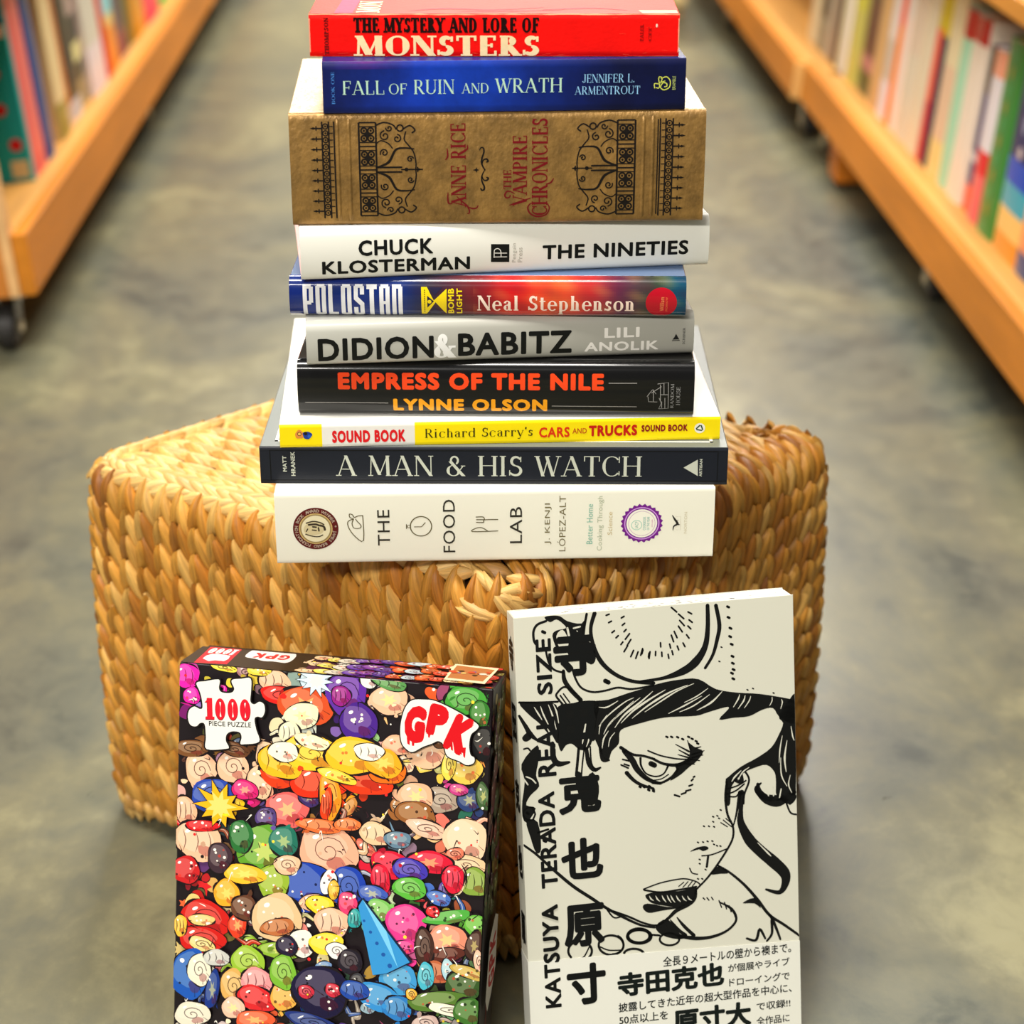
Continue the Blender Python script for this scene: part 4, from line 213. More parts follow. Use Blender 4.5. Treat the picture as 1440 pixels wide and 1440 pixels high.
# ------------------------------------------------------------------ lettering
class G:
    """one letter drawn with broad and thin pen strokes"""
    def __init__(self, T, t, sl):
        self.T, self.t, self.sl, self.P = T, t, sl, []
    def w(self, k):
        return {'T': self.T, 't': self.t, 'm': (self.T + self.t) / 2}[k]
    def L(self, x0, y0, x1, y1, k='T'):
        w = self.w(k) / 2; t2 = self.t / 2
        y0 = min(max(y0, t2 * 0), 1.0) if y0 >= 0 else y0
        d = Vector((x1 - x0, y1 - y0)); l = d.length
        if abs(d.y) > abs(d.x) * .3:
            dx = w * l / abs(d.y) if abs(d.y) > 1e-6 else w
            dx = min(dx, w * 1.8)
            self.P.append([(x0 - dx, y0), (x0 + dx, y0), (x1 + dx, y1), (x1 - dx, y1)])
        else:
            n = Vector((-d.y, d.x)).normalized() * w
            self.P.append([(x0 + n.x, y0 + n.y), (x0 - n.x, y0 - n.y), (x1 - n.x, y1 - n.y), (x1 + n.x, y1 + n.y)])
        return self
    def S(self, x, y, k=1.0):
        l = (self.sl + self.T * .5) * k; t = max(self.t, .03)
        y0, y1 = (y, y + t) if y < .3 or y == .0 else (y - t, y)
        if y < 0: y0, y1 = y, y + t
        self.P.append([(x - l, y0), (x + l, y0), (x + l, y1), (x - l, y1)])
        return self
    def V(self, x, y0, y1):
        t = max(self.t, .03)
        self.P.append([(x - t / 2, y0), (x + t / 2, y0), (x + t / 2, y1), (x - t / 2, y1)])
        return self
    def A(self, cx, cy, rx, ry, a0, a1, mode='c'):
        n = max(6, int(abs(a1 - a0) / 9)); prev = None
        for i in range(n + 1):
            a = math.radians(a0 + (a1 - a0) * i / n); c, s = math.cos(a), math.sin(a)
            if mode == 'c': w = self.t + (self.T - self.t) * abs(c) ** 1.3
            elif mode == 's': w = self.t + (self.T - self.t) * (.25 + .75 * max(0, math.sin(math.radians(180 * i / n))) ** .7) * (.9)
            else: w = self.w(mode)
            o = ((cx + rx * c, cy + ry * s)); q = (cx + max(.01, rx - w) * c, cy + max(.01, ry - (self.t if mode == 'c' else w)) * s)
            if prev: self.P.append([prev[0], o, q, prev[1]])
            prev = (o, q)
        return self

def glyph(ch, T, t, sl):
    g = G(T, t, sl); h = t / 2
    st = .06 + T / 2
    if ch == 'A': g.L(.06, 0, .36, 1, 't').L(.36, 1, .68, 0).L(.16, .33, .54, .33, 't').S(.06, 0, .9).S(.68, 0, .9); W = .78
    elif ch == 'B': g.L(st, 0, st, 1).A(.3, .755, .24, .245, -90, 90).A(.3, .265, .3, .265, -90, 90).L(st, 1 - h, .3, 1 - h, 't').L(st, .51, .3, .51, 't').L(st, h, .3, h, 't'); W = .64
    elif ch == 'C': g.A(.4, .5, .38, .5, 42, 318).V(.69, .68, .98).V(.69, .06, .26); W = .74
    elif ch == 'D': g.L(st, 0, st, 1).A(.28, .5, .46, .5, -90, 90).L(st, 1 - h, .28, 1 - h, 't').L(st, h, .28, h, 't'); W = .78
    elif ch in 'EF':
        g.L(st, 0, st, 1).L(st, 1 - h, .54, 1 - h, 't').L(st, .52, .44, .52, 't').V(.54, .76, 1).V(.44, .42, .62)
        if ch == 'E': g.L(st, h, .57, h, 't').V(.57, 0, .26)
        else: g.S(st, 0)
        W = .62
    elif ch == 'G': g.A(.4, .5, .38, .5, 42, 322).V(.69, .7, .98).L(.7, .08, .7, .44).S(.7, .44, .8); W = .82
    elif ch == 'H': g.L(st, 0, st, 1).L(.66, 0, .66, 1).L(st, .52, .66, .52, 't').S(st, 0).S(.66, 0).S(st, 1).S(.66, 1); W = .8
    elif ch == 'I': g.L(st, 0, st, 1).S(st, 0).S(st, 1); W = .12 + T + sl * .5
    elif ch == 'J': g.L(.3, .2, .3, 1).S(.3, 1).A(.16, .2, .14 + T / 2, .2, 180, 360); W = .44
    elif ch == 'K': g.L(st, 0, st, 1).L(.16, .4, .58, 1, 't').L(.28, .56, .64, 0).S(st, 0).S(st, 1).S(.58, 1, .7).S(.64, 0, .8); W = .74
    elif ch == 'L': g.L(st, 0, st, 1).L(st, h, .56, h, 't').V(.56, 0, .28).S(st, 1); W = .6
    elif ch == 'M': g.L(.08, 0, .12, 1, 't').L(.12, 1, .44, .05).L(.44, .05, .76, 1, 't').L(.78, 0, .76, 1).S(.08, 0, .8).S(.8, 0, .9).S(.1, 1, .6).S(.78, 1, .6); W = .92
    elif ch == 'N': g.L(.08, 0, .08, 1, 't').L(.1, 1, .66, 0).L(.66, 0, .66, 1, 't').S(.08, 0, .8).S(.66, 1, .8).S(.08, 1, .6); W = .76
    elif ch == 'O': g.A(.42, .5, .4, .5, 0, 360); W = .84
    elif ch in 'PR':
        g.L(st, 0, st, 1).A(.3, .735, .27, .265, -90, 90).L(st, 1 - h, .3, 1 - h, 't').L(st, .49, .3, .49, 't').S(st, 0).S(st, 1, .8)
        if ch == 'R': g.L(.32, .49, .62, 0).S(.64, 0, .7)
        W = .6 if ch == 'P' else .72
    elif ch == 'S': g.A(.29, .745, .22, .255, 20, 270, 's').A(.29, .27, .26, .27, 90, -160, 's').V(.49, .7, .96).V(.05, .04, .3); W = .58
    elif ch == 'T': g.L(.33, 0, .33, 1).L(.02, 1 - h, .64, 1 - h, 't').V(.035, .74, 1).V(.625, .74, 1).S(.33, 0); W = .66
    elif ch == 'U': g.L(st, .3, st, 1).L(.64, .3, .64, 1, 't').A(.355, .3, .285 + T / 4, .3, 180, 360).S(st, 1).S(.64, 1, .8); W = .76
    elif ch == 'V': g.L(.08, 1, .38, 0).L(.38, 0, .66, 1, 't').S(.08, 1, .9).S(.66, 1, .9); W = .74
    elif ch == 'W': g.L(.08, 1, .32, 0).L(.32, 0, .54, 1, 't').L(.46, 1, .72, 0).L(.72, 0, .94, 1, 't').S(.08, 1, .9).S(.94, 1, .9).S(.5, 1, .8); W = 1.02
    elif ch == 'Y': g.L(.06, 1, .34, .46).L(.34, .46, .62, 1, 't').L(.34, 0, .34, .5).S(.06, 1, .9).S(.62, 1, .9).S(.34, 0); W = .68
    elif ch == '&': g.A(.36, .77, .18, .23, -60, 240, 'm').L(.2, .72, .72, 0).A(.32, .27, .28, .27, 120, 360).L(.58, .3, .7, .5, 't').S(.7, .52, .7).L(.2, .48, .3, .6, 't'); W = .82
    elif ch == '1': g.L(.24, 0, .24, 1).L(.06, .8, .24, .96, 't').S(.24, 0, 1.1); W = .46
    elif ch == '0': g.A(.32, .5, .3, .5, 0, 360); W = .64
    elif ch == '.': g.P.append([(.04, 0), (.04 + T, 0), (.04 + T, T), (.04, T)]); W = .1 + T
    elif ch == "'": g.L(.08, .74, .1, 1); W = .2
    elif ch == ' ': W = .34
    elif ch in 'nh': g.L(st, 0, st, 1 if ch == 'h' else .66).A(.27, .42, .22, .26, 0, 140).L(.49 - T / 2, 0, .49 - T / 2, .44).S(st, 0).S(.49 - T / 2, 0).S(st - .03, 1 if ch == 'h' else .66, .5); W = .6
    elif ch in 'ce': g.A(.3, .33, .28, .35, (0 if ch == 'e' else 40), 318); (g.L(.06, .36, .56, .36, 't') if ch == 'e' else g.V(.5, .5, .62)); W = .58
    elif ch == 'a': g.A(.24, .47, .21, .21, 10, 170, 'c').L(.44 - T / 2, .06, .44 - T / 2, .5).A(.23, .2, .2, .21, 60, 320).L(.44 - T / 2, h, .52, h, 't').L(.24, .39, .42, .42, 't'); W = .54
    elif ch in 'l': g.L(st, 0, st, 1).S(st, 0).S(st - .03, 1, .5); W = .2 + T
    elif ch == 'i': g.L(st, 0, st, .66).S(st, 0).S(st - .03, .66, .5); g.P.append([(st - T / 2, .82), (st + T / 2, .82), (st + T / 2, .96), (st - T / 2, .96)]); W = .2 + T
    elif ch == 't': g.L(.17, .1, .17, .88).L(.02, .64, .36, .64, 't').A(.3, .13, .13 + T / 2, .13, 180, 330, 'c'); W = .4
    elif ch == 'p': g.L(st, -.3, st, .66).A(.28, .33, .28, .35, -150, 150).S(st, -.3).S(st - .03, .66, .5); W = .62
    elif ch == 's': g.A(.22, .5, .16, .18, 20, 270, 's').A(.22, .18, .18, .18, 90, -160, 's').V(.37, .48, .64).V(.05, .03, .18); W = .44
    elif ch == 'o': g.A(.31, .33, .29, .35, 0, 360); W = .62
    elif ch == 'r': g.L(st, 0, st, .66).A(.31, .44, .17, .24, 40, 150).S(st, 0).S(st - .03, .66, .5); g.P.append([(.34, .5), (.46, .5), (.46, .62), (.34, .62)]); W = .48
    elif ch == 'd': g.L(.5, 0, .5, 1).A(.29, .33, .27, .35, 30, 330).S(.56, 0, .5).S(.46, 1, .5); W = .66
    elif ch == 'y': g.L(.06, .66, .28, 0).L(.5, .66, .2, -.3, 't').S(.06, .66, .8).S(.5, .66, .8).A(.13, -.2, .1, .1, 180, 340, 'm'); W = .58
    else: W = .4
    return g.P, W

PEN = {'serif': (.125, .04, .06), 'serifM': (.165, .07, .06), 'serifB': (.24, .085, .07), 'slab': (.27, .14, .09), 'slabB': (.3, .13, .08)}
HEAVY = {'sans': 0., 'med': .014, 'bold': .032, 'black': .055, 'ultra': .09, 'cjk': .016, 'cjkB': .042}

DECO = {'P': [(0, 0, .4, 1), (.4, .87, .8, 1), (.6, .44, 1, .93), (.4, .38, .8, .5)], 'O': [(0, .05, .4, .95), (.6, .05, 1, .95), (.12, .9, .88, 1), (.12, 0, .88, .1)],
        'L': [(0, 0, .4, 1), (.4, 0, .95, .13)], 'S': [(0, .58, .4, .95), (.6, .05, 1, .42), (.12, .9, .88, 1), (.12, 0, .88, .1), (.6, .7, 1, .95), (0, .05, .4, .3)],
        'T': [(0, .86, 1, 1), (.29, 0, .71, .86)], 'A': [(0, 0, .4, .94), (.6, 0, 1, .94), (.12, .89, .88, 1), (.4, .4, .6, .5)], 'N': [(0, 0, .4, 1), (.6, 0, 1, .94), (.4, .88, .88, 1)]}
def letters(s, font):
    """flat outline of a word: vertices and faces, before fitting"""
    if font == 'deco':
        vs, fs = [], []
        for k, ch in enumerate(s):
            q = [[(a, b), (c, b), (c, d), (a, d)] for a, b, c, d in DECO[ch]]
            if ch == 'S': q.append([(0, .6), (0, .55), (.6, .36), (1, .38), (1, .44), (.4, .63)])
            for i, p in enumerate(q):
                o = len(vs); vs += [(k * 1.24 + x, y * 2.8, .05 * i) for x, y in p]; fs.append(list(range(o, o + len(p))))
        return vs, fs
    if font in PEN:
        T, t, sl = PEN[font]; x = 0; vs, fs = [], []
        for ch in s:
            P, W = glyph(ch, T, t, sl)
            for q in P:
                o = len(vs); l_ = (len(fs) % 40) * .03; vs += [(x + a, b, l_) for a, b in q]; fs.append([o, o + 1, o + 2, o + 3])
            x += W + .07
        return vs, fs
    cu = bpy.data.curves.new('lettering', 'FONT'); cu.body = s; cu.resolution_u = 3
    cu.space_character = {'sans': 1.06, 'med': 1.06, 'bold': 1.1, 'black': 1.16}.get(font, 1.0)
    o = bpy.data.objects.new('lettering', cu); COL.objects.link(o)
    me = bpy.data.meshes.new_from_object(o.evaluated_get(bpy.context.evaluated_depsgraph_get()))
    vs = [(v.co.x, v.co.y) for v in me.vertices]; fs = [list(p.vertices) for p in me.polygons]
    bpy.data.objects.remove(o); bpy.data.curves.remove(cu); bpy.data.meshes.remove(me)
    hv = HEAVY[font]
    if hv:
        n, m = len(vs), (12 if hv > .025 else 6); base, bf = vs, fs; vs, fs = [], []
        for k in range(m):
            a = 2 * math.pi * k / m; o = len(vs)
            vs += [(x + hv * math.cos(a), y + hv * math.sin(a), k * .06) for x, y in base]; fs += [[i + o for i in f] for f in bf]
        for rr_ in ((.5,) if hv > .04 else ()):                # fill the middle of very heavy letters
            for k in range(4):
                a = math.pi * k / 2; o = len(vs)
                vs += [(x + hv * rr_ * math.cos(a), y + hv * rr_ * math.sin(a), .8 + k * .06) for x, y in base]; fs += [[i + o for i in f] for f in bf]
    return vs, fs

def fit(vs, bx, rot):
    """stretch an outline into a box (mm); rot 90 reads upward, 180 upside down, small angles tilt about the centre"""
    if rot in (90, 180):
        vs = [((-p[1], p[0], *p[2:]) if rot == 90 else (-p[0], -p[1], *p[2:])) for p in vs]
    xs = [p[0] for p in vs]; ys = [p[1] for p in vs]
    ax, bx_, ay, by = min(xs), max(xs), min(ys), max(ys)
    u0, v0, u1, v1 = bx
    out = [(u0 + (p[0] - ax) / (bx_ - ax) * (u1 - u0), v0 + (p[1] - ay) / (by - ay) * (v1 - v0), *p[2:]) for p in vs]
    if rot not in (0, 90, 180):
        a = math.radians(rot); cx, cy = (u0 + u1) / 2, (v0 + v1) / 2
        out = [(cx + (p[0] - cx) * math.cos(a) - (p[1] - cy) * math.sin(a), cy + (p[0] - cx) * math.sin(a) + (p[1] - cy) * math.cos(a), *p[2:]) for p in out]
    return out

# ------------------------------------------------------------------ flat print shapes (mm)
def pf(pts):
    tr = tessellate_polygon([[Vector((p[0], p[1], 0)) for p in pts]])
    return [tuple(p) for p in pts], [list(t) for t in tr]

def smooth(pts, n=6, closed=False):
    out = []; k = len(pts)
    rng = range(k if closed else k - 1)
    for i in rng:
        g = (lambda j: pts[j % k]) if closed else (lambda j: pts[min(max(j, 0), k - 1)])
        p0, p1, p2, p3 = g(i - 1), g(i), g(i + 1), g(i + 2)
        for s in range(n):
            t = s / n
            out.append(tuple(.5 * ((2 * b) + (-a + c) * t + (2 * a - 5 * b + 4 * c - d) * t * t + (-a + 3 * b - 3 * c + d) * t ** 3) for a, b, c, d in zip(p0, p1, p2, p3)))
    if not closed: out.append(tuple(pts[-1]))
    return out

def stroke(pts, w, n=5, cap=True):
    """ink line of varying width"""
    w = list(w) if isinstance(w, (list, tuple)) else [w]
    if len(w) == 1: w = w * 2
    P = smooth([tuple(p) for p in pts], n) if len(pts) > 2 else [tuple(p) for p in pts]
    m = len(P); vs, fs = [], []
    for i, p in enumerate(P):
        a = P[max(i - 1, 0)]; b = P[min(i + 1, m - 1)]
        dx, dy = b[0] - a[0], b[1] - a[1]; l = math.hypot(dx, dy) or 1e-6
        q = i / max(1, m - 1) * (len(w) - 1); j = min(int(q), len(w) - 2); ww = (w[j] + (w[j + 1] - w[j]) * (q - j)) / 2
        vs += [(p[0] - dy / l * ww, p[1] + dx / l * ww), (p[0] + dy / l * ww, p[1] - dx / l * ww)]
        if i: fs.append([2 * i - 2, 2 * i - 1, 2 * i + 1, 2 * i])
    if cap:
        for e, ww in ((P[0], w[0] / 2), (P[-1], w[-1] / 2)):
            o = len(vs); vs += [(e[0] + ww * math.cos(k * math.pi / 4), e[1] + ww * math.sin(k * math.pi / 4), -.06) for k in range(8)]; fs.append(list(range(o, o + 8)))
    return vs, fs

def disc(cx, cy, rx, ry=None, n=28, rot=0, wob=0., r=rnd):
    ry = rx if ry is None else ry; a0 = math.radians(rot); ph = r.uniform(0, 6)
    pts = []
    for k in range(n):
        a = 2 * math.pi * k / n; q = 1 + wob * math.sin(3 * a + ph) + wob * .6 * math.sin(5 * a + 2 * ph)
        x, y = rx * q * math.cos(a), ry * q * math.sin(a)
        pts.append((cx + x * math.cos(a0) - y * math.sin(a0), cy + x * math.sin(a0) + y * math.cos(a0)))
    return pts, [list(range(n))]

def ring(cx, cy, r, w, n=40):
    vs = []; fs = []
    for k in range(n):
        c, s = math.cos(2 * math.pi * k / n), math.sin(2 * math.pi * k / n)
        vs += [(cx + (r - w / 2) * c, cy + (r - w / 2) * s), (cx + (r + w / 2) * c, cy + (r + w / 2) * s)]
        a, b = 2 * k, 2 * ((k + 1) % n); fs.append([a, a + 1, b + 1, b])
    return vs, fs

def star(cx, cy, rx, ry, n=9, inner=.45, r=rnd):
    pts = []
    for k in range(2 * n):
        a = math.pi * k / n; q = (r.uniform(.8, 1.15) if k % 2 == 0 else inner)
        pts.append((cx + rx * q * math.cos(a), cy + ry * q * math.sin(a)))
    return pf(pts)

def cut_levels(vs, fs, levels):
    """slice flat shapes at several heights so they can follow a rounded spine"""
    b = bmesh.new()
    V = [b.verts.new((p[0], p[1], p[2] if len(p) > 2 else 0)) for p in vs]
    for f in fs:
        try: b.faces.new([V[i] for i in f])
        except ValueError: pass
    for z in levels:
        bmesh.ops.bisect_plane(b, geom=b.verts[:] + b.edges[:] + b.faces[:], plane_co=(0, z, 0), plane_no=(0, 1, 0), dist=1e-5)
    b.verts.index_update()
    o = [(v.co.x, v.co.y, v.co.z) for v in b.verts]; q = [[v.index for v in f.verts] for f in b.faces]; b.free()
    return o, q

class Sheet:
    """printed shapes of one part; mapper(u, v, layer) puts them on the surface"""
    def __init__(self, mapper, levels=()):
        self.m, self.mb, self.lv = mapper, MB(), levels
    def put(self, shape, col, layer=1.):
        vs, fs = shape
        if self.lv: vs, fs = cut_levels(vs, fs, self.lv)
        self.mb.add([self.m(p[0], p[1], layer + (p[2] if len(p) > 2 else 0)) for p in vs], fs, col)
        return self
    def text(self, s, font, bx, rot, col, layer=1.):
        vs, fs = letters(s, font)
        return self.put((fit(vs, bx, rot), fs), col, layer)
    def build(self, name, mat, parent):
        return self.mb.build(name, mat, parent, recalc=False)

NICE = {'title': 'title_lettering', 'author_name': 'author_lettering', 'publisher_mark': 'publisher_mark', 'series_mark': 'series_mark', 'subtitle': 'subtitle_lettering', 'volume_lettering': 'volume_lettering'}

# ------------------------------------------------------------------ the stacked books
def stack_book(key, name, label, D, tc, rc, bulge, mat, spine_col, top_col, page_col, inset, end_col=None, lettermat=None, back_col=None):
    x, y, z, L, T, yaw = BOOKS[key]
    root = empty(name, (x, y, z), label, 'book', 'books stacked on the seagrass ottoman', (0, 0, yaw))
    def prof(v):
        v = min(max(v, 0), T); d = min(v, T - v)
        c = rc - math.sqrt(max(0, rc * rc - (rc - d) ** 2)) if d < rc else 0
        return bulge * (2 * v / T - 1) ** 2 + c
    ys = prof(0)
    nv, nu = (24 if rc > .001 or bulge else 8), (220 if callable(spine_col) else 48)
    vv = [T * (.5 - .5 * math.cos(math.pi * i / nv)) for i in range(nv + 1)]
    vs, fs, cs = [], [], []
    for i in range(nu + 1):
        for v in vv: vs.append((L * i / nu, prof(v), v))
    for i in range(nu):
        for j in range(nv):
            a = i * (nv + 1) + j; fs.append([a, a + nv + 1, a + nv + 2, a + 1])
            cs.append(spine_col(1000 * L * (i + .5) / nu, 1000 * (vv[j] + vv[j + 1]) / 2) if callable(spine_col) else spine_col)
    mb = MB()
    mb.add(vs, fs, cs, True)
    # inner side and the two ends of the spine shell
    inner = [(max(prof(v) + tc, prof(v) + tc), min(max(v, tc), T - tc)) for v in vv]
    vs = []; fs = []
    for u in (0, L):
        for v, (iy, iz) in zip(vv, inner): vs += [(u, prof(v), v), (u, iy if tc < v < T - tc else ys + .0005, iz)]
    k = 2 * (nv + 1); ec = end_col or (spine_col if not callable(spine_col) else spine_col(1, T * 500))
    for j in range(nv):
        a = 2 * j; fs.append([a, a + 1, a + 3, a + 2]); fs.append([k + a, k + a + 2, k + a + 3, k + a + 1])
        fs.append([a + 1, k + a + 1, k + a + 3, a + 3])
    mb.add(vs, fs, ec)
    sp = mb.build('spine', mat, root)
    b = MB(); b.box(0, L, ys, D, T - tc, T, top_col, min(.0006, tc * .3)); fc = b.build('front_cover', mat, root)
    b = MB(); b.box(0, L, ys, D, 0, tc, back_col or ec, min(.0006, tc * .3)); b.build('back_cover', mat, root)
    b = MB(); b.box(inset, L - inset, ys + .001, D - inset, tc, T - tc, page_col); b.build('page_block', M_PAPER, root)
    mp = lambda u, v, l: (u * MM, prof(v * MM) - .00009 - l * .00003, v * MM)
    lv = [q * 1000 for q in vv[1:-1]] if (bulge or rc > .002) else ()
    tk = lambda q: (q[0], q[1]) if key == 'food' and q[0] == 'title' else (q[0], '')
    for part in dict.fromkeys(tk(q) for q in TEXT[key]):
        sh = Sheet(mp, lv)
        for q in TEXT[key]:
            if tk(q) == part: sh.text(q[1], q[2], q[3], q[4], q[5], 3)
        sh.build(NICE[part[0]], lettermat or mat, root)
    top = lambda u, v, l: (u * MM, v * MM, T + .00009 + l * .00003)
    return root, Sheet, mp, lv, top, L * 1000, T * 1000, D * 1000

def fin(sh, name, mat, root): return sh.build(name, mat, root)

# cookbook at the bottom
CREAM = [236, 234, 216]
R = stack_book('food', 'cookbook', 'thick cream white cookbook with a round maroon medal, bottom of the stack', .215, .003, .0018, .0008, M_SATIN, CREAM, [238, 236, 222], [235, 228, 208], .004)
root, _, mp, lv, top, L, T, D = R
s = Sheet(mp, lv); cx, cy, r = EM['medal']
s.put(disc(cx, cy, r, n=48), [92, 20, 22], 1).put(disc(cx, cy, r * .74, n=40), [196, 168, 104], 2).put(disc(cx, cy, r * .69, n=40), [150, 128, 84], 3).put(disc(cx, cy, r * .63, n=40), [226, 216, 178], 4)
s.put(disc(cx - r * .08, cy + r * .02, r * .46, r * .34, 24, 8, .05), [206, 192, 148], 5)
for a, w in (([(-.4, .28), (-.1, .36), (.2, .3), (.36, .2)], .06), ([(-.3, .2), (0, .22), (.15, .16)], .09), ([(-.45, -.25), (-.2, -.34), (.1, -.38), (.3, -.3)], .05), ([(.2, .16), (.36, .1), (.4, -.05)], .1), ([(-.12, .1), (.02, .08)], .08), ([(-.15, -.05), (.02, -.08)], .06), ([(.12, .05), (.14, -.1)], .07), ([(-.35, 0), (-.42, -.12)], .05)):
    s.put(stroke([(cx + p[0] * r, cy + p[1] * r) for p in a], w * r), [58, 48, 36], 6)
word = 'JAMES BEARD FOUNDATION BOOK AWARD WINNER * '
for i, ch in enumerate(word):
    if ch == ' ': continue
    vs, fs = letters(ch, 'bold'); a = math.radians(-10 - 360 * i / len(word)); h = r * .15
    xs = [p[0] for p in vs]; ym = [p[1] for p in vs]; mx = (min(xs) + max(xs)) / 2
    q = []
    for px, py, *_ in vs:
        X, Y = (px - mx) * h * 1.25, r * .79 + py * h * 1.25
        q.append((cx + X * math.sin(a) + Y * math.cos(a), cy - X * math.cos(a) + Y * math.sin(a)))
    s.put((q, fs), [232, 214, 190], 3)
s.build('award_medal', M_SATIN, root)
INKC = [92, 82, 44]
s = Sheet(mp, lv)
s.put(stroke(EM['chick'] , .6, 3), INKC, 2).put(stroke(EM['leg'], .55, 4), INKC, 2)
s.build('roast_chicken_icon', M_SATIN, root); s = Sheet(mp, lv)
for p in EM['fork']: s.put(stroke(p, .62, 4), INKC, 2)
s.build('cutlery_icon', M_SATIN, root); s = Sheet(mp, lv)
cx, cy, r = EM['watch']
s.put(ring(cx, cy, r, .68), INKC, 2).put(stroke([(cx - r * .62, cy - r * .05), (cx + r * .05, cy - r * .05), (cx + r * .4, cy + r * .36)], .55, 1), INKC, 2)
s.put(ring(cx - r * 1.14, cy, r * .14, .4, 14), INKC, 2).put(stroke([(cx - r * 1.36, cy - r * .2), (cx - r * 1.36, cy + r * .2)], .6), INKC, 2)
s.build('stopwatch_icon', M_SATIN, root)
s = Sheet(mp, lv); cx, cy, r = EM['badge']
pts = [(cx + r * (1 if k % 2 else .9) * math.cos(math.pi * k / 24), cy + r * (1 if k % 2 else .9) * math.sin(math.pi * k / 24)) for k in range(48)]
s.put(pf(pts), [112, 20, 134], 1).put(ring(cx, cy, r * .8, r * .05), [205, 150, 220], 2).put(disc(cx, cy, r * .72, n=40), [240, 238, 222], 2).put(ring(cx, cy, r * .62, r * .025), [196, 170, 190], 3)
s.put(ring(cx - r * .24, cy - r * .08, r * .24, r * .03), [150, 200, 180], 3)
s.text('IACP', 'sans', (cx - r * .32, cy - r * .24, cx - r * .16, cy + r * .1), 90, [120, 180, 160], 4)
s.text('COOKBOOK', 'med', (cx + r * .06, cy - r * .34, cx + r * .18, cy + r * .34), 90, [120, 180, 170], 4)
s.text('OF THE YEAR', 'med', (cx + r * .24, cy - r * .34, cx + r * .36, cy + r * .34), 90, [120, 180, 170], 4)
s.text('WINNER', 'sans', (cx + r * .46, cy - r * .2, cx + r * .52, cy + r * .2), 90, [190, 90, 160], 4)
s.build('award_badge', M_SATIN, root)
s = Sheet(mp, lv)
s.put(stroke(EM['bird'][0], [.4, 1.3, 1.6, .9, .4], 5), [40, 38, 34], 2).put(stroke(EM['bird'][1], [1.2, .6, .5, .3], 4), [40, 38, 34], 2).put(stroke(EM['bird'][2], .2, 1), [200, 190, 165], 2)
s.build('publisher_emblem', M_SATIN, root)

# black watch book
NAVY = [24, 28, 38]
R = stack_book('watch', 'book', 'large flat black book with silver title, second from the bottom of the stack', .245, .003, .0007, 0, M_SATIN, NAVY, [116, 122, 118], [225, 220, 205], .004, [12, 13, 15], back_col=[12, 13, 15])
root, _, mp, lv, top, L, T, D = R
s = Sheet(mp)
for q in ((0, 6.6, 0, T), (L - 6.2, L, 0, T), (0, L, 0, 2.6), (0, L, T - 2.4, T)):
    s.put(([(q[0], q[2]), (q[1], q[2]), (q[1], q[3]), (q[0], q[3])], [[0, 1, 2, 3]]), [13, 14, 17], 1)
for q in ((6.4, 6.9, 2.4, T - 2.4), (L - 6.6, L - 6.2, 2.4, T - 2.4), (6.4, L - 6.4, T - 2.6, T - 2.2), (6.4, L - 6.4, 2.3, 2.7)):
    s.put(([(q[0], q[2]), (q[1], q[2]), (q[1], q[3]), (q[0], q[3])], [[0, 1, 2, 3]]), [2, 2, 3], 2)
s.build('hinge_border', M_SATIN, root)
s = Sheet(mp); s.put(pf(EM['tri']), [198, 202, 186], 3); s.build('publisher_emblem', M_SATIN, root)
s = Sheet(top)
for q in ((9, L - 9, 9, 11), (9, L - 9, D - 12, D - 10), (9, 11, 9, D - 10), (L - 11, L - 9, 9, D - 10)):
    s.put(([(q[0], q[2]), (q[1], q[2]), (q[1], q[3]), (q[0], q[3])], [[0, 1, 2, 3]]), [235, 236, 230], 1)
s.build('cover_border', M_SATIN, root)

# yellow sound book
YEL = [252, 226, 6]
def carcol(u, v):
    a, b = EM['cblock']
    return [236, 234, 226] if a < u < b else YEL
R = stack_book('cars', 'sound_book', 'thin yellow children\'s sound book with a white block on its spine', .215, .0012, .0008, 0, M_SATIN, carcol, [243, 241, 232], [240, 236, 225], .0006, YEL, back_col=YEL)
root, _, mp, lv, top, L, T, D = R
s = Sheet(mp); cx, cy, r = EM['ccirc']
s.put(disc(cx, cy, r, n=28), [240, 238, 222], 2)
for k in range(3):
    a = math.radians(90 + 120 * k); b = math.radians(90 + 120 * k + 95)
    s.put(stroke([(cx + r * .62 * math.cos(a), cy + r * .55 * math.sin(a)), (cx + r * .62 * math.cos(b), cy + r * .55 * math.sin(b))], r * .26), [40, 70, 50], 3)
s.build('publisher_emblem', M_SATIN, root)
s = Sheet(mp)
(ax, ay, ar), (bx, by, br) = EM['cfig']
s.put(disc(ax, ay, ar, ar * 1.1, 18, 0, .08), [226, 140, 60], 2).put(disc(ax, ay + .4, ar * .5, n=12), [40, 30, 20], 3).put(disc(ax, ay + .4, ar * .36, n=12), [240, 190, 90], 4).put(disc(bx, by, br, br * .9, 18, 0, .1), [30, 60, 150], 3).put(disc(bx - 1, by + 1.2, br * .42, n=12), [30, 26, 20], 4).put(disc(bx + 1.3, by - .8, br * .4, n=12), [40, 90, 190], 5)
s.build('spine_picture', M_SATIN, root)
s = Sheet(top)
for i in range(9): s.put(stroke([(L - 22 + i * 1.2, 46 + 9 * i), (L - 16 + i, 58 + 9 * i)], 3.2), [196, 152, 96], 1 + i % 2)
s.build('cover_picture', M_SATIN, root)

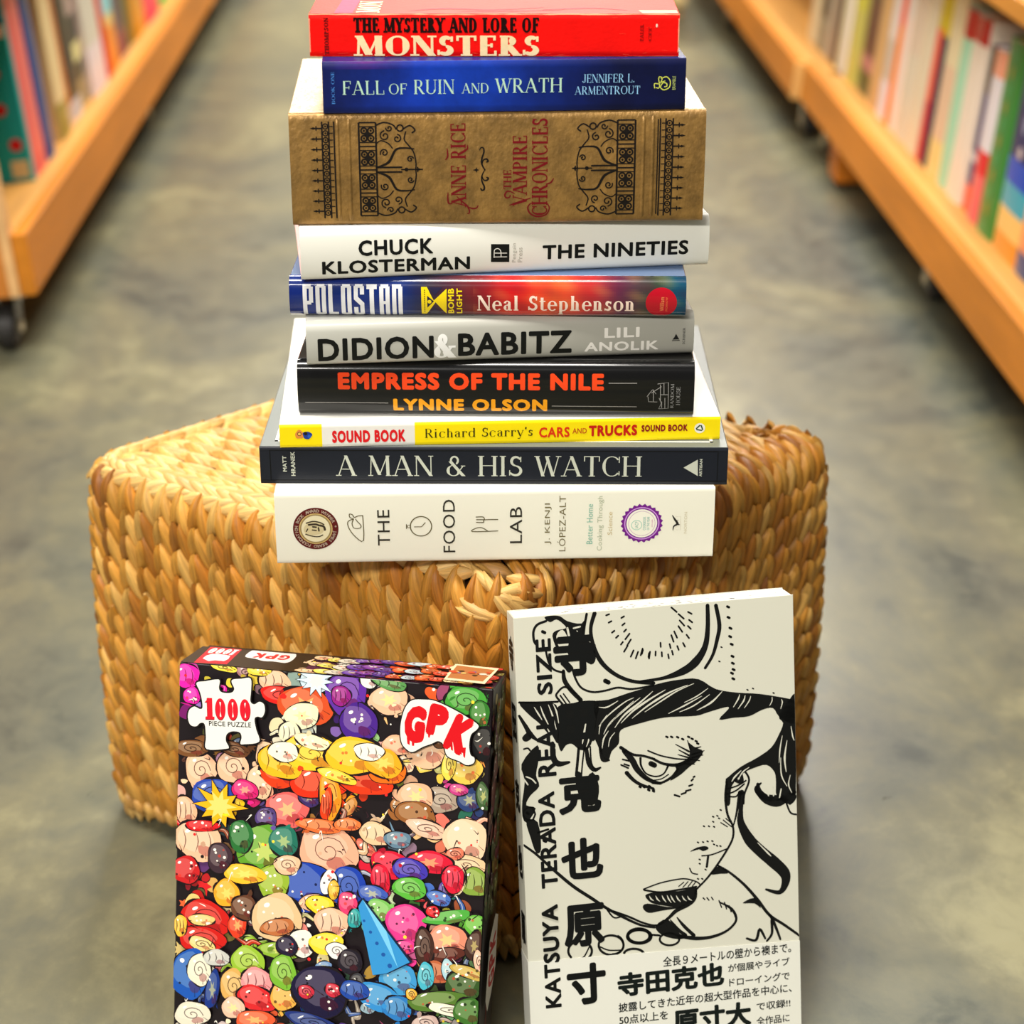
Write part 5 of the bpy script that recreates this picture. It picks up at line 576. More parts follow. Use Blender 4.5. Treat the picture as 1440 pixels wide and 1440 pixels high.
# glossy black history book
R = stack_book('empress', 'hardcover_book', 'glossy black hardcover with orange title and amber author name, in the stack', .16, .0026, .006, .0024, M_GLOSS, [12, 12, 13], [14, 14, 15], [230, 222, 200], .003)
root, _, mp, lv, top, L, T, D = R
for p in EM['lines']:
    s = Sheet(mp, lv); s.put(stroke(p, .32, 1, False), [186, 182, 176], 2); s.build('rule_line', M_GLOSS, root)
s = Sheet(mp, lv)
for p in EM['house']: s.put(stroke(p, .36, 1), [160, 158, 154], 2)
s.build('publisher_emblem', M_GLOSS, root)

# grey biography
R = stack_book('didion', 'hardcover_book', 'silver grey hardcover with big black title and white ampersand, in the stack', .155, .0026, .005, .0018, M_SATIN, lambda u, v: mixc([190, 190, 180], [166, 164, 154], u / 244), [188, 188, 180], [240, 236, 222], .003)  # grey darkens to the right: shadow put into the spine colour
root, _, mp, lv, top, L, T, D = R
s = Sheet(mp, lv); cx, cy, r = EM['flame']
s.put(pf([(cx - r, cy - r * .6), (cx + r, cy - r * .6), (cx + r * .6, cy), (cx, cy + r * 1.1), (cx - r * .5, cy)]), [24, 24, 26], 2).put(stroke([(cx - r, cy - r * .9), (cx + r, cy - r * .9)], .5), [24, 24, 26], 2)
s.build('publisher_emblem', M_SATIN, root)

# blue to red novel
px = EM['polx']
def polcol(u, v):
    st = [(0, [8, 34, 112]), (px[0] - 4, [12, 42, 120]), (px[1], [40, 36, 60]), (px[2], [110, 26, 34]), (px[3], [206, 24, 26]), (px[4], [226, 84, 40]), (px[5], [190, 44, 44]), (px[6], [96, 40, 66]), (px[7], [50, 66, 50]), (px[8], [14, 70, 96]), (400, [12, 52, 70])]
    for (a, ca), (b, cb) in zip(st, st[1:]):
        if a <= u <= b:
            c = mixc(ca, cb, (u - a) / (b - a)); break
    w = math.sin(u * .19 + v * .31) * math.sin(u * .11 - v * .23)
    return mixc(c, [250, 190, 90] if w > 0 else [90, 10, 40], abs(w) * (.22 if u > px[2] else .05))
R = stack_book('polostan', 'hardcover_book', 'blue and red hardcover novel with tall white letters and yellow mark, in the stack', .16, .0026, .005, .003, M_GLOSS, polcol, [96, 120, 160], [238, 232, 214], .003, [10, 34, 96], back_col=[40, 26, 50])
root, _, mp, lv, top, L, T, D = R
s = Sheet(mp, lv); cx, cy, r = EM['wcirc']
s.put(disc(cx, cy, r, n=40), [188, 10, 34], 1)
s.build('publisher_emblem', M_GLOSS, root)
s = Sheet(mp, lv)
b = EM['bomb']
s.put(pf(b[0]), [246, 216, 20], 1).put(pf([b[0][1], (b[1][1][0], b[1][1][1]), b[1][2], b[1][3], b[1][4], b[0][2]]), [246, 216, 20], 1)
u0, u1 = b[0][1][0], b[1][2][0]; v0, v1 = b[0][3][1], b[0][0][1]; vm = (v0 + v1) / 2
s.put(pf([(u0 + 1.5, v1 - .2), (u1 - 2.5, v1 - .2), (u0 + (u1 - u0) * .38, vm + (v1 - vm) * .42)]), [40, 34, 66], 2).put(pf([(u0 + 1.5, v0 + .2), (u1 - 2.5, v0 + .2), (u0 + (u1 - u0) * .38, vm - (v1 - vm) * .42)]), [40, 34, 66], 2)
s.put(pf([(u0 + .2, vm - 4.4), (u0 + .2, vm + 3.6), (u0 + 4.4, vm)]), [30, 26, 50], 2).put(disc(u0 + 1.6, vm - .3, 1.2), [246, 216, 20], 3)
for k in range(12): s.put(disc(u0 - 1.4, v0 + 2 + k * (v1 - v0 - 4) / 11, .32, .5, 8), [60, 50, 20], 3)
s.build('bomb_light_mark', M_GLOSS, root)

# white essay book
R = stack_book('nineties', 'hardcover_book', 'white hardcover with black sans lettering, directly under the thick bronze book', .165, .0026, .0045, .002, M_SATIN, [238, 237, 226], [238, 236, 226], [240, 226, 216], .003, [240, 200, 196])
root, _, mp, lv, top, L, T, D = R
s = Sheet(mp, lv); s.put(pf(EM['bx']), [16, 17, 17], 1)
for p in EM['bxp']: s.put(stroke(p, .5, 3), [232, 231, 222], 3)
s.build('publisher_emblem', M_SATIN, root)

# thick bronze omnibus
BR = [158, 120, 62]
R = stack_book('vampire', 'leather_book', 'very thick bronze leather book with black iron gate ornament and dark red lettering', .17, .0034, .003, .0014, M_LEATH, BR, [214, 198, 160], [200, 170, 96], .004, [150, 120, 80], lettermat=M_SATIN)  # top cover paler than the spine: reflected light put into its colour
root, _, mp, lv, top, L, T, D = R
s = Sheet(mp, lv); K = [22, 16, 14]
def gate(q, sx, s0_):
    class s:                                     # every line of the gate a little broader
        put = staticmethod(lambda sh, c, l=1: s0_.put(sh, c, l))
    def stroke(P, w, *k): return globals()['stroke'](P, [x * 1.5 for x in w] if isinstance(w, list) else w * 1.5, *k)
    def ring(a, b, c, w, n=16): return globals()['ring'](a, b, c, w * 1.5, n)
    # fence of spikes, then the gate leaf, drawn from the picture's proportions
    fu0, fu1 = q[0][0], q[1][0]; pu0, pu1, lu1 = q[2][0], q[3][0], q[4][0]; tip = q[5][0]
    v1, v0 = q[2][1], q[7][1]; H = v1 - v0; vm = (v0 + v1) / 2
    X = lambda t: fu0 + (fu1 - fu0) * t
    for t in (.46, .72, .92): s.put(stroke([(X(t), v0 - 1), (X(t), v1 + .5)], .62, 1), K, 1)
    s.put(stroke([(X(1.0), v0), (X(1.0), v1)], .5, 1), K, 1)
    for k in range(14):
        v = v0 + H * (k + .5) / 14
        s.put(ring(X(.59), v, 1.55, .5, 14), K, 1); s.put(disc(X(.59), v, .6, n=10), K, 1)
        s.put(stroke([(X(.66), v), (X(.86), v)], .4, 1), K, 1)
    for k in range(9):
        v = v0 + H * (k + .5) / 9
        s.put(stroke([(X(.44), v), (X(.1), v)], .6, 1), K, 1)
        s.put(pf([(X(.0), v), (X(.14), v + .75), (X(.22), v), (X(.14), v - .75)]), K, 1)
        s.put(stroke([(X(.24), v - 1.1), (X(.24), v + 1.1)], .5, 1), K, 1)
    # gate post
    for u in (pu0, pu1): s.put(stroke([(u, v0), (u, v1)], .75, 1, False), K, 1)
    nb = 4; bh = H / nb
    for k in range(nb + 1):
        v = v0 + H * k / nb
        s.put(stroke([(pu0, v), (pu1, v)], .6, 1, False), K, 1)
    w = pu1 - pu0
    for k in range(nb):
        c = v0 + bh * (k + .5)
        for a in (-.33, .33): s.put(stroke([(pu0, c + bh * a), (pu1, c + bh * a)], .45, 1, False), K, 1)
        for du in (.3, .7):
            for dv in (-.16, .16): s.put(ring(pu0 + w * du, c + bh * dv, abs(w) * .17, .7, 14), K, 1); s.put(disc(pu0 + w * du, c + bh * dv, abs(w) * .07, n=8), K, 1)
        s.put(pf([(pu0 + w * .3, c), (pu0 + w * .5, c + bh * .13), (pu0 + w * .72, c), (pu0 + w * .5, c - bh * .13)]), K, 1)
    # leaf: scrolls, mirrored above and below the centre bar
    U = lambda t: pu1 + (lu1 - pu1) * t
    for m in (1, -1):
        Y = lambda t: vm + m * t * H / 2
        def sp(cx, cy, r, a0, turns, w=.55, flip=1):
            n = 14; P = []
            for i in range(n + 1):
                a = math.radians(a0) + flip * turns * 2 * math.pi * i / n; rr = r * (1 - .72 * i / n)
                P.append((U(cx) + sx * rr * math.cos(a), Y(cy) + m * rr * math.sin(a)))
            s.put(stroke(P, w, 2), K, 1); s.put(disc(P[-1][0], P[-1][1], .55, n=8), K, 1)
        s.put(stroke([(U(0), Y(.05)), (U(.3), Y(.16)), (U(.48), Y(.42)), (U(.7), Y(.46)), (U(.93), Y(.44))], [.6, 1.1, .9, .7, .5], 5), K, 1)
        s.put(stroke([(U(0), Y(.94)), (U(.2), Y(1.0)), (U(.42), Y(.95)), (U(.5), Y(.86))], .6, 5), K, 1)
        s.put(ring(U(.6), Y(.88), 1.9, .6, 16), K, 1)
        s.put(stroke([(U(.68), Y(.86)), (U(.84), Y(.93)), (U(.97), Y(.84)), (U(.9), Y(.78))], .6, 5), K, 1)
        s.put(stroke([(U(.74), Y(.8)), (U(.7), Y(.64)), (U(.82), Y(.5)), (U(.93), Y(.36)), (U(.98), Y(.14)), (U(.97), Y(0))], .55, 5), K, 1)
        sp(.22, .72, 3.1, 100, 1.2); sp(.52, .66, 2.6, 80, -1.1); sp(.2, .36, 2.5, 200, -1.2); sp(.84, .22, 2.0, 20, 1.1); sp(.33, .88, 2.0, 180, 1.0)
        s.put(stroke([(U(0), Y(.55)), (U(.12), Y(.62)), (U(.3), Y(.56)), (U(.4), Y(.46))], .5, 4), K, 1)
        s.put(stroke([(U(0), Y(.05)), (U(.62), Y(.05))], .7, 1), K, 1)
    s.put(disc(U(.74), vm, 1.2, n=14), K, 1)
    s.put(stroke([(U(.62), vm), (tip, vm)], .55, 1), K, 1)
    s.put(stroke([(U(1.02), vm - 1.2), (U(1.02), vm + 1.2)], .6, 1), K, 1)
    s.put(pf([(tip, vm), (U(1.04), vm + .8), (U(.98), vm), (U(1.04), vm - .8)]), K, 1)
gate(EM['gateL'], 1, s); s.build('iron_gate_ornament', M_SATIN, root); s = Sheet(mp, lv)
gate(EM['gateR'], -1, s); s.build('iron_gate_ornament', M_SATIN, root); s = Sheet(mp, lv)
for p in EM['scroll']: s.put(stroke(p, [.5, .9, 1.1, .8], 5), K, 1)
u, v = EM['orn'][2]; s.put(pf([(u - 2.4, v), (u, v + .8), (u + 1.6, v), (u, v - .8)]), K, 1).put(pf([(u - .7, v), (u, v + 1.8), (u + .7, v), (u, v - 1.8)]), K, 2)
s.build('scroll_ornament', M_SATIN, root)
for p in EM['swash']:                            # curled tails of the large initials
    s = Sheet(mp, lv); s.put(stroke(p, [.5, 1.0, .9, .6], 5), [112, 10, 22], 3); s.build('initial_swash', M_SATIN, root)
for u in EM['bands']:
    mb = MB()                                    # a raised band across the spine
    n = 16; vs = []; fs = []
    for j in range(n + 1):
        v = T * j / n; y = mp(0, v, 0)[1]
        for du, dy in ((-1.3, .0002), (-.5, -.0006), (.5, -.0006), (1.3, .0002)): vs.append(((u + du) * MM, y + dy, v * MM))
        if j:
            for k in range(3): a = 4 * (j - 1) + k; fs.append([a, a + 1, a + 5, a + 4])
    mb.add(vs, fs, BR, True)
    mb.build('raised_band', M_LEATH, root, False)

# blue fantasy paperback
def bluecol(u, v):
    c = mixc([8, 26, 92], [12, 56, 176], (u - 4) / 60) if u < 64 else mixc([12, 58, 176], [5, 14, 62], (u - 90) / 90)  # printed blues; the darker right end also has shadow mixed into its colour
    return mixc(c, [96, 30, 130], max(0, 1 - abs(u - 26) / 30) * max(0, (v - 25) / 5))
R = stack_book('blue', 'paperback_book', 'deep blue paperback with pale green serif title, second from the top of the stack', .142, .0008, .001, 0, M_BLUE, bluecol, [14, 40, 120], [226, 214, 184], .0004, [6, 18, 60], lettermat=M_SATIN)
root, _, mp, lv, top, L, T, D = R
s = Sheet(mp)
s.put(stroke(EM['bloop'][0], .55, 5), [214, 222, 96], 2).put(stroke(EM['bloop'][1], .6, 5), [214, 222, 96], 2).put(stroke(EM['bloop'][2], .5, 5), [214, 222, 96], 2)
s.build('publisher_emblem', M_SATIN, root)

# red monster paperback on top
RED = [252, 14, 8]
R = stack_book('red', 'paperback_book', 'worn bright red paperback with cream slab title, topmost of the stack', .15, .0008, .0009, 0, M_WORN, RED, [240, 60, 44], [232, 205, 160], .0004, [232, 60, 40])  # top cover pinker than the spine: glare put into its colour
root, _, mp, lv, top, L, T, D = R
s = Sheet(mp)
for u0, u1, v in ((0, L, .25), (0, L, T - .3)):
    P = [(u0 + (u1 - u0) * k / 40, v + rnd.uniform(-.15, .15)) for k in range(41)]
    s.put(stroke(P, [rnd.uniform(.2, .75) for _ in range(41)], 1, False), [250, 150, 110], 1)
for u in (.3, L - .3): s.put(stroke([(u, k * T / 8) for k in range(9)], [rnd.uniform(.3, .9) for _ in range(9)], 1, False), [250, 160, 130], 1)
for k in range(46):
    u = rnd.choice([rnd.uniform(2, 40), rnd.uniform(40, L)]); v = rnd.choice([rnd.uniform(.6, 2.5), rnd.uniform(T - 3, T - .6), rnd.uniform(2, T - 2)])
    s.put(stroke([(u, v), (u + rnd.uniform(1, 4), v + rnd.uniform(-.5, .5))], [.1, rnd.uniform(.1, .3), .1], 1, False), [246, 90, 60], 1)
s.put(disc(L - 13.5, 18.6, .6, 1.1, 8), [250, 226, 206], 2)
s.build('scuff_marks', M_WORN, root)
s = Sheet(top)
s.put(([(15, 3), (26, 3), (28, 60), (17, 60)], [[0, 1, 2, 3]]), [206, 60, 96], 1)
s.text('MON', 'serifB', (28, 4, 42, 44), 90, [250, 226, 180], 2)
for a in ([(60, 10), (80, 18), (110, 14), (140, 22)], [(90, 8), (120, 10), (150, 12)], [(140, 14), (170, 20), (190, 12)]): s.put(stroke(a, [1, 5, 3, 1], 5), [206, 30, 40], 1)
s.put(([(L - 22, 2), (L - 1, 2), (L - 1, 12), (L - 24, 12)], [[0, 1, 2, 3]]), [250, 170, 140], 2)
s.build('cover_picture', M_WORN, root)

# ------------------------------------------------------------------ seagrass ottoman
OTC = [Vector(p) for p in OT_CORNERS]           # left, front, right, back corners on plan
H_OT, R_V, R_T = .2975, .033, .019
def perim():
    """rounded outline sampled evenly: points and outward normals"""
    P = []
    n = len(OTC)
    for i in range(n):
        a, b, c = OTC[i - 1], OTC[i], OTC[(i + 1) % n]
        d1 = (a - b).normalized(); d2 = (c - b).normalized()
        ang = d1.angle(d2); dist = R_V / math.tan(ang / 2)
        ce = b + (d1 + d2).normalized() * (R_V / math.sin(ang / 2))
        p1, p2 = b + d1 * dist, b + d2 * dist
        a1 = math.atan2(p1.y - ce.y, p1.x - ce.x); a2 = math.atan2(p2.y - ce.y, p2.x - ce.x)
        while a2 - a1 > math.pi: a2 -= 2 * math.pi
        while a2 - a1 < -math.pi: a2 += 2 * math.pi
        for k in range(9):
            t = a1 + (a2 - a1) * k / 8; P.append(ce + Vector((math.cos(t), math.sin(t))) * R_V)
    S = [0.]
    for i in range(len(P)): S.append(S[-1] + (P[(i + 1) % len(P)] - P[i]).length)
    return P, S
PP, PS = perim()
PLEN = PS[-1]
def at_s(s):
    s %= PLEN
    lo, hi = 0, len(PP)
    while hi - lo > 1:
        m = (lo + hi) // 2
        if PS[m] <= s: lo = m
        else: hi = m
    a, b = PP[lo], PP[(lo + 1) % len(PP)]; t = (s - PS[lo]) / max(1e-9, PS[lo + 1] - PS[lo])
    p = a.lerp(b, t); d = (b - a).normalized()
    return p, Vector((d.y, -d.x))                # outline runs counter-clockwise: outward is to the right
OC = sum(OTC, Vector((0, 0))) / 4
def side_pt(s, h, out):
    p, n = at_s(s)
    q, m = at_s(s - .012); q2, m2 = at_s(s + .012)
    n = (n + m + m2).normalized()
    if h <= H_OT - R_T:
        bow = .004 * math.sin(math.pi * min(1, max(0, h / H_OT)))
        return Vector((p.x + n.x * (out + bow), p.y + n.y * (out + bow), h))
    a = (h - (H_OT - R_T)) / R_T
    ins = R_T * (1 - math.cos(min(a, math.pi / 2))); z = H_OT - R_T + R_T * math.sin(min(a, math.pi / 2))
    if a > math.pi / 2: ins += (a - math.pi / 2) * R_T
    c, sn = math.cos(min(a, math.pi / 2)), math.sin(min(a, math.pi / 2))
    return Vector((p.x - n.x * ins + n.x * out * c, p.y - n.y * ins + n.y * out * c, z + out * sn))

class Weave:
    def __init__(self): self.v, self.f, self.c, self.uv, self.k = [], [], [], [], 0
    def leaf(self, fn, ca, cb, ang, ln, wd, hg, tilt, col, na=8, nb=4, twist=0.):
        """one folded strand: pointed at both ends, creased, lying on fn(a, b, height)"""
        o = len(self.v); ca_, sa_ = math.cos(ang), math.sin(ang); self.k += 1; off = self.k * 3.17
        for i in range(na + 1):
            a = -1 + 2 * i / na; w = wd * max(.03, 1 - abs(a) ** 1.8) ** .85
            for j in range(nb + 1):
                b = -1 + 2 * j / nb
                x, y = w * b + twist * a * a * wd, ln * a
                z = hg * (1 - b * b) ** .6 * (1 - .75 * a ** 4) + tilt * a - (.002 if abs(b) == 1 else 0)
                self.v.append(fn(ca + x * ca_ - y * sa_, cb + x * sa_ + y * ca_, z)); 
        for i in range(na):
            for j in range(nb):
                q = [o + i * (nb + 1) + j, o + i * (nb + 1) + j + 1, o + (i + 1) * (nb + 1) + j + 1, o + (i + 1) * (nb + 1) + j]
                self.f.append(q); self.c.append(col)
                self.uv += [(i / na + off, j / nb + off), (i / na + off, (j + 1) / nb + off), ((i + 1) / na + off, (j + 1) / nb + off), ((i + 1) / na + off, j / nb + off)]
    def build(self, name, parent):
        me = bpy.data.meshes.new(name); me.from_pydata([p[:] for p in self.v], [], self.f)
        u = me.uv_layers.new(name='leaf'); u.data.foreach_set('uv', [x for p in self.uv for x in p])
        at = me.color_attributes.new('Col', 'FLOAT_COLOR', 'CORNER'); fl = []
        for c in self.c: fl += list(c) * 4
        at.data.foreach_set('color', fl); me.polygons.foreach_set('use_smooth', [True] * len(self.f))
        me.materials.append(M_WEAVE)
        o = bpy.data.objects.new(name, me); COL.objects.link(o); o.parent = parent
        return o

GRASS = ([214, 152, 60], [206, 142, 50], [196, 130, 42], [222, 164, 74], [230, 178, 92], [186, 118, 36], [210, 150, 60])
def grass(r, pale=0.):
    c = list(r.choice(GRASS)); c = jit(c, .07, r)
    if r.random() < .06: c = mixc(c, [140, 80, 24], .6)
    return lin(mixc(c, [244, 214, 150], pale))

ott = empty('ottoman', (OC.x, OC.y, 0), 'square woven seagrass ottoman under the stack of books', 'ottoman')
def rel(p): return Vector((p.x - OC.x, p.y - OC.y, p.z))
wr = random.Random(5)
def right_side(q): q %= PLEN; return PS[13] + .01 < q < PS[26]
W = Weave(); ns = 84; per = PLEN / ns; rows = 15; h0, rowh = .030, .0208
fn = lambda a, b, z: rel(side_pt(a, b, z))
for r_ in range(rows):
    for k in range(ns):
        for m in (0, 1):
            s0 = (k + (.27 if m == 0 else .73)) * per; ang = (.27 if m else -.27) + wr.uniform(-.07, .07); hh = h0 + rowh * r_
            if hh > H_OT - .0135 and not right_side(s0): continue
            W.leaf(fn, s0 + wr.uniform(-.0008, .0008), h0 + rowh * r_ + wr.uniform(-.0016, .0016), ang, .0178 * wr.uniform(.94, 1.08), 0.0064 * wr.uniform(.9, 1.12), .0042 * wr.uniform(.85, 1.15), .0046 + (.0017 if (m == 0) != right_side(s0) else -.0013), grass(wr), twist=wr.uniform(-.18, .18) + (.16 if m else -.16))
W.build('woven_side', ott)
# top panel
T_ = Weave()
A, B_, C_, D_ = OTC
def inset_pt(u, v):
    p = A.lerp(B_, u).lerp(D_.lerp(C_, u), v)      # u runs along the left front edge, v towards the back
    return OC + (p - OC) * .958
def ftop(a, b, z):
    p = inset_pt(a, b); e = min(a, 1 - a, b, 1 - b)
    dz = -.012 * max(0, (.09 - e) / .09) ** 2 if e < .09 else 0
    q = p - OC
    return Vector((q.x, q.y, H_OT + .001 + dz + z))
rt, ct = 19, 13
wide = (B_ - A).length; deep = (D_ - A).length
class TW(Weave): pass
for r_ in range(rt):
    for k in range(ct):
        for m in (0, 1):
            cu, cv = (k + .5 + (.25 if r_ % 2 else -.25)) / ct, (r_ + (.3 if m == 0 else .74)) / rt
            if not (.0 < cu < 1.0): continue
            f2 = lambda a, b, z: ftop(a / wide, b / deep, z)
            T_.leaf(f2, cu * wide, cv * deep, math.pi / 2 + (.3 if m else -.3) + wr.uniform(-.1, .1), .0185 * wr.uniform(.9, 1.1), .0056 * wr.uniform(.9, 1.15), .0046, .0028, grass(wr, .38), twist=wr.uniform(-.2, .2))  # strands mixed paler than the sides: light from above put into their colour
T_.build('woven_top', ott)
# braided edging on the left front and left back rims, and down the left corner
E_ = Weave()
def strip(s0, s1, h, step, ang, ln, wd, pale, out=.0):
    n = int((s1 - s0) / step)
    for i in range(n):
        for m in (0, 1):
            E_.leaf(fn, s0 + (i + .5 * m) * step, h + (.0035 if m else -.0035), ang * (1 if m else -1) + wr.uniform(-.08, .08), ln, wd, .0052, .0022, grass(wr, pale), 8, 4)
seg = PLEN / 4
sL, sF, sR = PS[4], PS[13], PS[22]                # arc length at the left, front and right corners
strip(sL - .012, sF - .03, H_OT - R_T + R_T * 1.0, .0125, 1.32, .0165, .0058, .6)
strip(PS[31] + .02, PLEN + sL, H_OT - R_T + R_T * 1.0, .0125, 1.32, .0165, .0058, .5)
strip(sL + .02, sF - .045, H_OT - R_T + R_T * 1.66, .0125, 1.36, .0165, .0056, .5)
for k in range(24):                              # down the left corner
    for m in (0, 1):
        E_.leaf(fn, sL - .008 + (.004 if m else -.004), .01 + k * .0113 + m * .005, .3 * (1 if m else -1), .011, .0048, .0045, .0018, grass(wr, .5), 8, 4)
for k in range(10):                              # knot on the front corner
    E_.leaf(fn, sF + wr.uniform(-.022, .018), H_OT - .012 + wr.uniform(-.014, .012), 1.2 + wr.uniform(-.7, .7), .018, .0052, .006, .002, grass(wr, .5), 8, 4)
E_.build('braided_edging', ott)
# wrapped bottom rim and feet
F_ = Weave()
strip_rim = int(PLEN / .0105)
for i in range(strip_rim):
    F_.leaf(fn, i * .0105, .021, .2 + wr.uniform(-.15, .15), .0085, .0062, .005, .0008, grass(wr, .4), 6, 4)
F_.build('wrapped_rim', ott)
for ci in range(4):
    c = OTC[ci]; q = OC + (c - OC) * .86 - OC
    ft = Weave()
    def ffoot(a, b, z, q=q): return Vector((q.x + (.019 + z) * math.cos(a / .019), q.y + (.019 + z) * math.sin(a / .019), b))
    for i in range(16):
        ft.leaf(ffoot, i * .0075, .0125, .12 + wr.uniform(-.1, .1), .0125, .0048, .0032, .0, grass(wr, .45), 6, 4)
    fo = ft.build('foot', ott)
mb = MB()
vs = []; ins = [OC + (p - OC) * .955 for p in PP]; n = len(ins)
for z in (.014, H_OT - .012): vs += [(p.x - OC.x, p.y - OC.y, z) for p in ins]
mb.add(vs, [[i, (i + 1) % n, n + (i + 1) % n, n + i] for i in range(n)] + [list(range(n)), list(range(n, 2 * n))], [70, 38, 12])  # core coloured dark so the gaps between strands read as shade
mb.build('inner_frame', M_RUB, ott)

# ------------------------------------------------------------------ jigsaw puzzle box
pz = empty('puzzle_box', (PZ['x'], PZ['y'], 0), 'colourful jigsaw puzzle box leaning on the ottoman, left of the white art book', 'puzzle box', None, (-PZ['lean'], 0, PZ['yaw']))
W_, H_, D_p = PZ['W'], PZ['H'], PZ['D']
v0 = D_p * math.tan(PZ['lean']) + .0002
mb = MB(); mb.box(0, W_, 0, D_p * .82, v0, H_, [26, 18, 22], .0008); mb.build('lid', M_SATIN, pz)
mb = MB(); mb.box(.0012, W_ - .0012, D_p * .82, D_p, v0 + .0012, H_ - .0012, [30, 24, 24], .0006); mb.build('box_base', M_SATIN, pz)
front = lambda u, v, l: (u * MM, -.00012 - l * .000018, v * MM)
class Layers:
    """each new shape goes just above every shape it overlaps"""
    def __init__(self): self.b = []
    def lay(self, vs):
        xs = [p[0] for p in vs]; ys = [p[1] for p in vs]; q = (min(xs), min(ys), max(xs), max(ys)); l = 0
        for o, k in self.b:
            if o[0] < q[2] and o[2] > q[0] and o[1] < q[3] and o[3] > q[1]: l = max(l, k)
        self.b.append((q, l + 1)); return l + 1
def clip(vs, w, h, lo=0): return [(min(max(p[0], .15), w - .15), min(max(p[1], lo), h - .15)) for p in vs]
def collage(sh, items, w, h, lo, seed, filler):
    r = random.Random(seed); ly = Layers()
    def put(shape, col):
        vs, fs = shape; vs = clip(vs, w, h, lo); sh.put((vs, fs), col, ly.lay(vs))
    def near(u, v):
        return min(items, key=lambda q: (q[1] - u) ** 2 + (q[2] - v) ** 2)[6]
    def one(k, u, v, rx, ry, rot, c, det=True):
        ink = [24, 14, 18]
        if k == 'star':
            st = star(u, v, rx, ry, 10, .5, r); m = [(u + (x - u) * 1.08, v + (y - v) * 1.08) for x, y in st[0]]
            put((m, st[1]), ink); put(st, c); put(star(u, v, rx * .6, ry * .6, 9, .5, r), mixc(c, [255, 250, 200], .5)); return
        put(disc(u, v, rx + .55, ry + .55, 26, rot, .05, r), ink); put(disc(u, v, rx, ry, 26, rot, .05, r), c)
        if not det: return
        put(disc(u - rx * .12, v + ry * .16, rx * .74, ry * .7, 22, rot, .06, r), mixc(c, [255, 244, 224], .22))
        put(disc(u + rx * .3, v - ry * .45, rx * .34, ry * .26, 14, rot, .08, r), mixc(c, [120, 20, 30], .35))
        for q in range(3):                       # hatching along the lower side
            a = math.radians(-70 + 24 * q); put(stroke([(u + rx * .92 * math.cos(a), v + ry * .92 * math.sin(a)), (u + rx * .6 * math.cos(a + .15), v + ry * .6 * math.sin(a + .15))], [.5, .15], 2), mixc(c, ink, .55))
        put(disc(u - rx * .42, v + ry * .5, max(.5, rx * .13), max(.4, ry * .09), 10, 30, 0, r), [255, 252, 240])
        t = r.random()
        if t < .2:
            for q in range(3): put(stroke([(u + rx * (-.6 + .5 * q), v - ry * .55), (u + rx * (-.5 + .5 * q), v), (u + rx * (-.62 + .5 * q), v + ry * .55)], [.2, .8, .2], 3), mixc(c, ink, .55))
        elif t < .55:
            for q in range(6): put(disc(u + rx * r.uniform(-.6, .6), v + ry * r.uniform(-.6, .6), r.uniform(.5, 1.1), None, 10), r.choice([mixc(c, ink, .6), [250, 240, 225], mixc(c, [255, 80, 60], .6)]))
        elif t < .85:
            P = [(u + rx * .6 * (1 - q / 14) * math.cos(q * .8), v + ry * .6 * (1 - q / 14) * math.sin(q * .8)) for q in range(14)]
            put(stroke(P, .55, 2), mixc(c, ink, .6))
        else: put(star(u, v, rx * .5, ry * .5, 6, .45, r), mixc(c, [255, 240, 150], .6))
    for i in range(filler):
        u, v = r.uniform(1, w - 1), r.uniform(lo + 1, h - 1); c = near(u, v)
        c = mixc(jit(c, .2, r), r.choice([[40, 20, 60], [250, 190, 60], [210, 30, 40], [245, 236, 220], [40, 130, 60], c]), r.choice([0, .3, .6]))
        k = r.random(); s_ = r.uniform(2.0, 5.6)
        if k < .6: one('b', u, v, s_, s_ * r.uniform(.6, 1.2), r.uniform(0, 180), c, False)
        elif k < .8: put(star(u, v, s_ * 1.3, s_ * 1.3, r.choice([5, 7, 9]), .5, r), c)
        else: put(stroke([(u, v), (u + r.uniform(-6, 6), v + r.uniform(-6, 6)), (u + r.uniform(-9, 9), v + r.uniform(-9, 9))], [.4, 1.8, .4], 4), c)
    for i in range(filler // 2):                 # a middle layer of bigger shapes and ribbons that closes the gaps
        u, v = r.uniform(2, w - 2), r.uniform(lo + 2, h - 2); c = near(u, v)
        c = mixc(jit(c, .15, r), r.choice([[250, 200, 120], [230, 60, 50], [60, 120, 200], [90, 170, 70], [240, 230, 210], [120, 60, 150]]), r.choice([0, .25, .6]))
        if r.random() < .5: one('b', u, v, r.uniform(4, 7.5), r.uniform(3, 5.5), r.uniform(0, 180), c, r.random() < .5)
        else:
            a = r.uniform(0, 6.3); P = [(u + 4 * t * math.cos(a) + 2 * math.sin(t * 2 + a), v + 4 * t * math.sin(a) + 2 * math.cos(t * 2)) for t in range(5)]
            put(stroke(P, [2.2, 3.8, 4.4, 3.4, 2.2], 4), [24, 14, 18]); put(stroke(P, [1.2, 2.7, 3.3, 2.4, 1.2], 4), c); put(stroke([(x - .3, y + .5) for x, y in P], [.2, .7, .8, .6, .2], 4), mixc(c, [255, 250, 230], .5))
    for k, u, v, rx, ry, rot, c in items: one(k, u, v, rx, ry, rot + r.uniform(-15, 15), c)
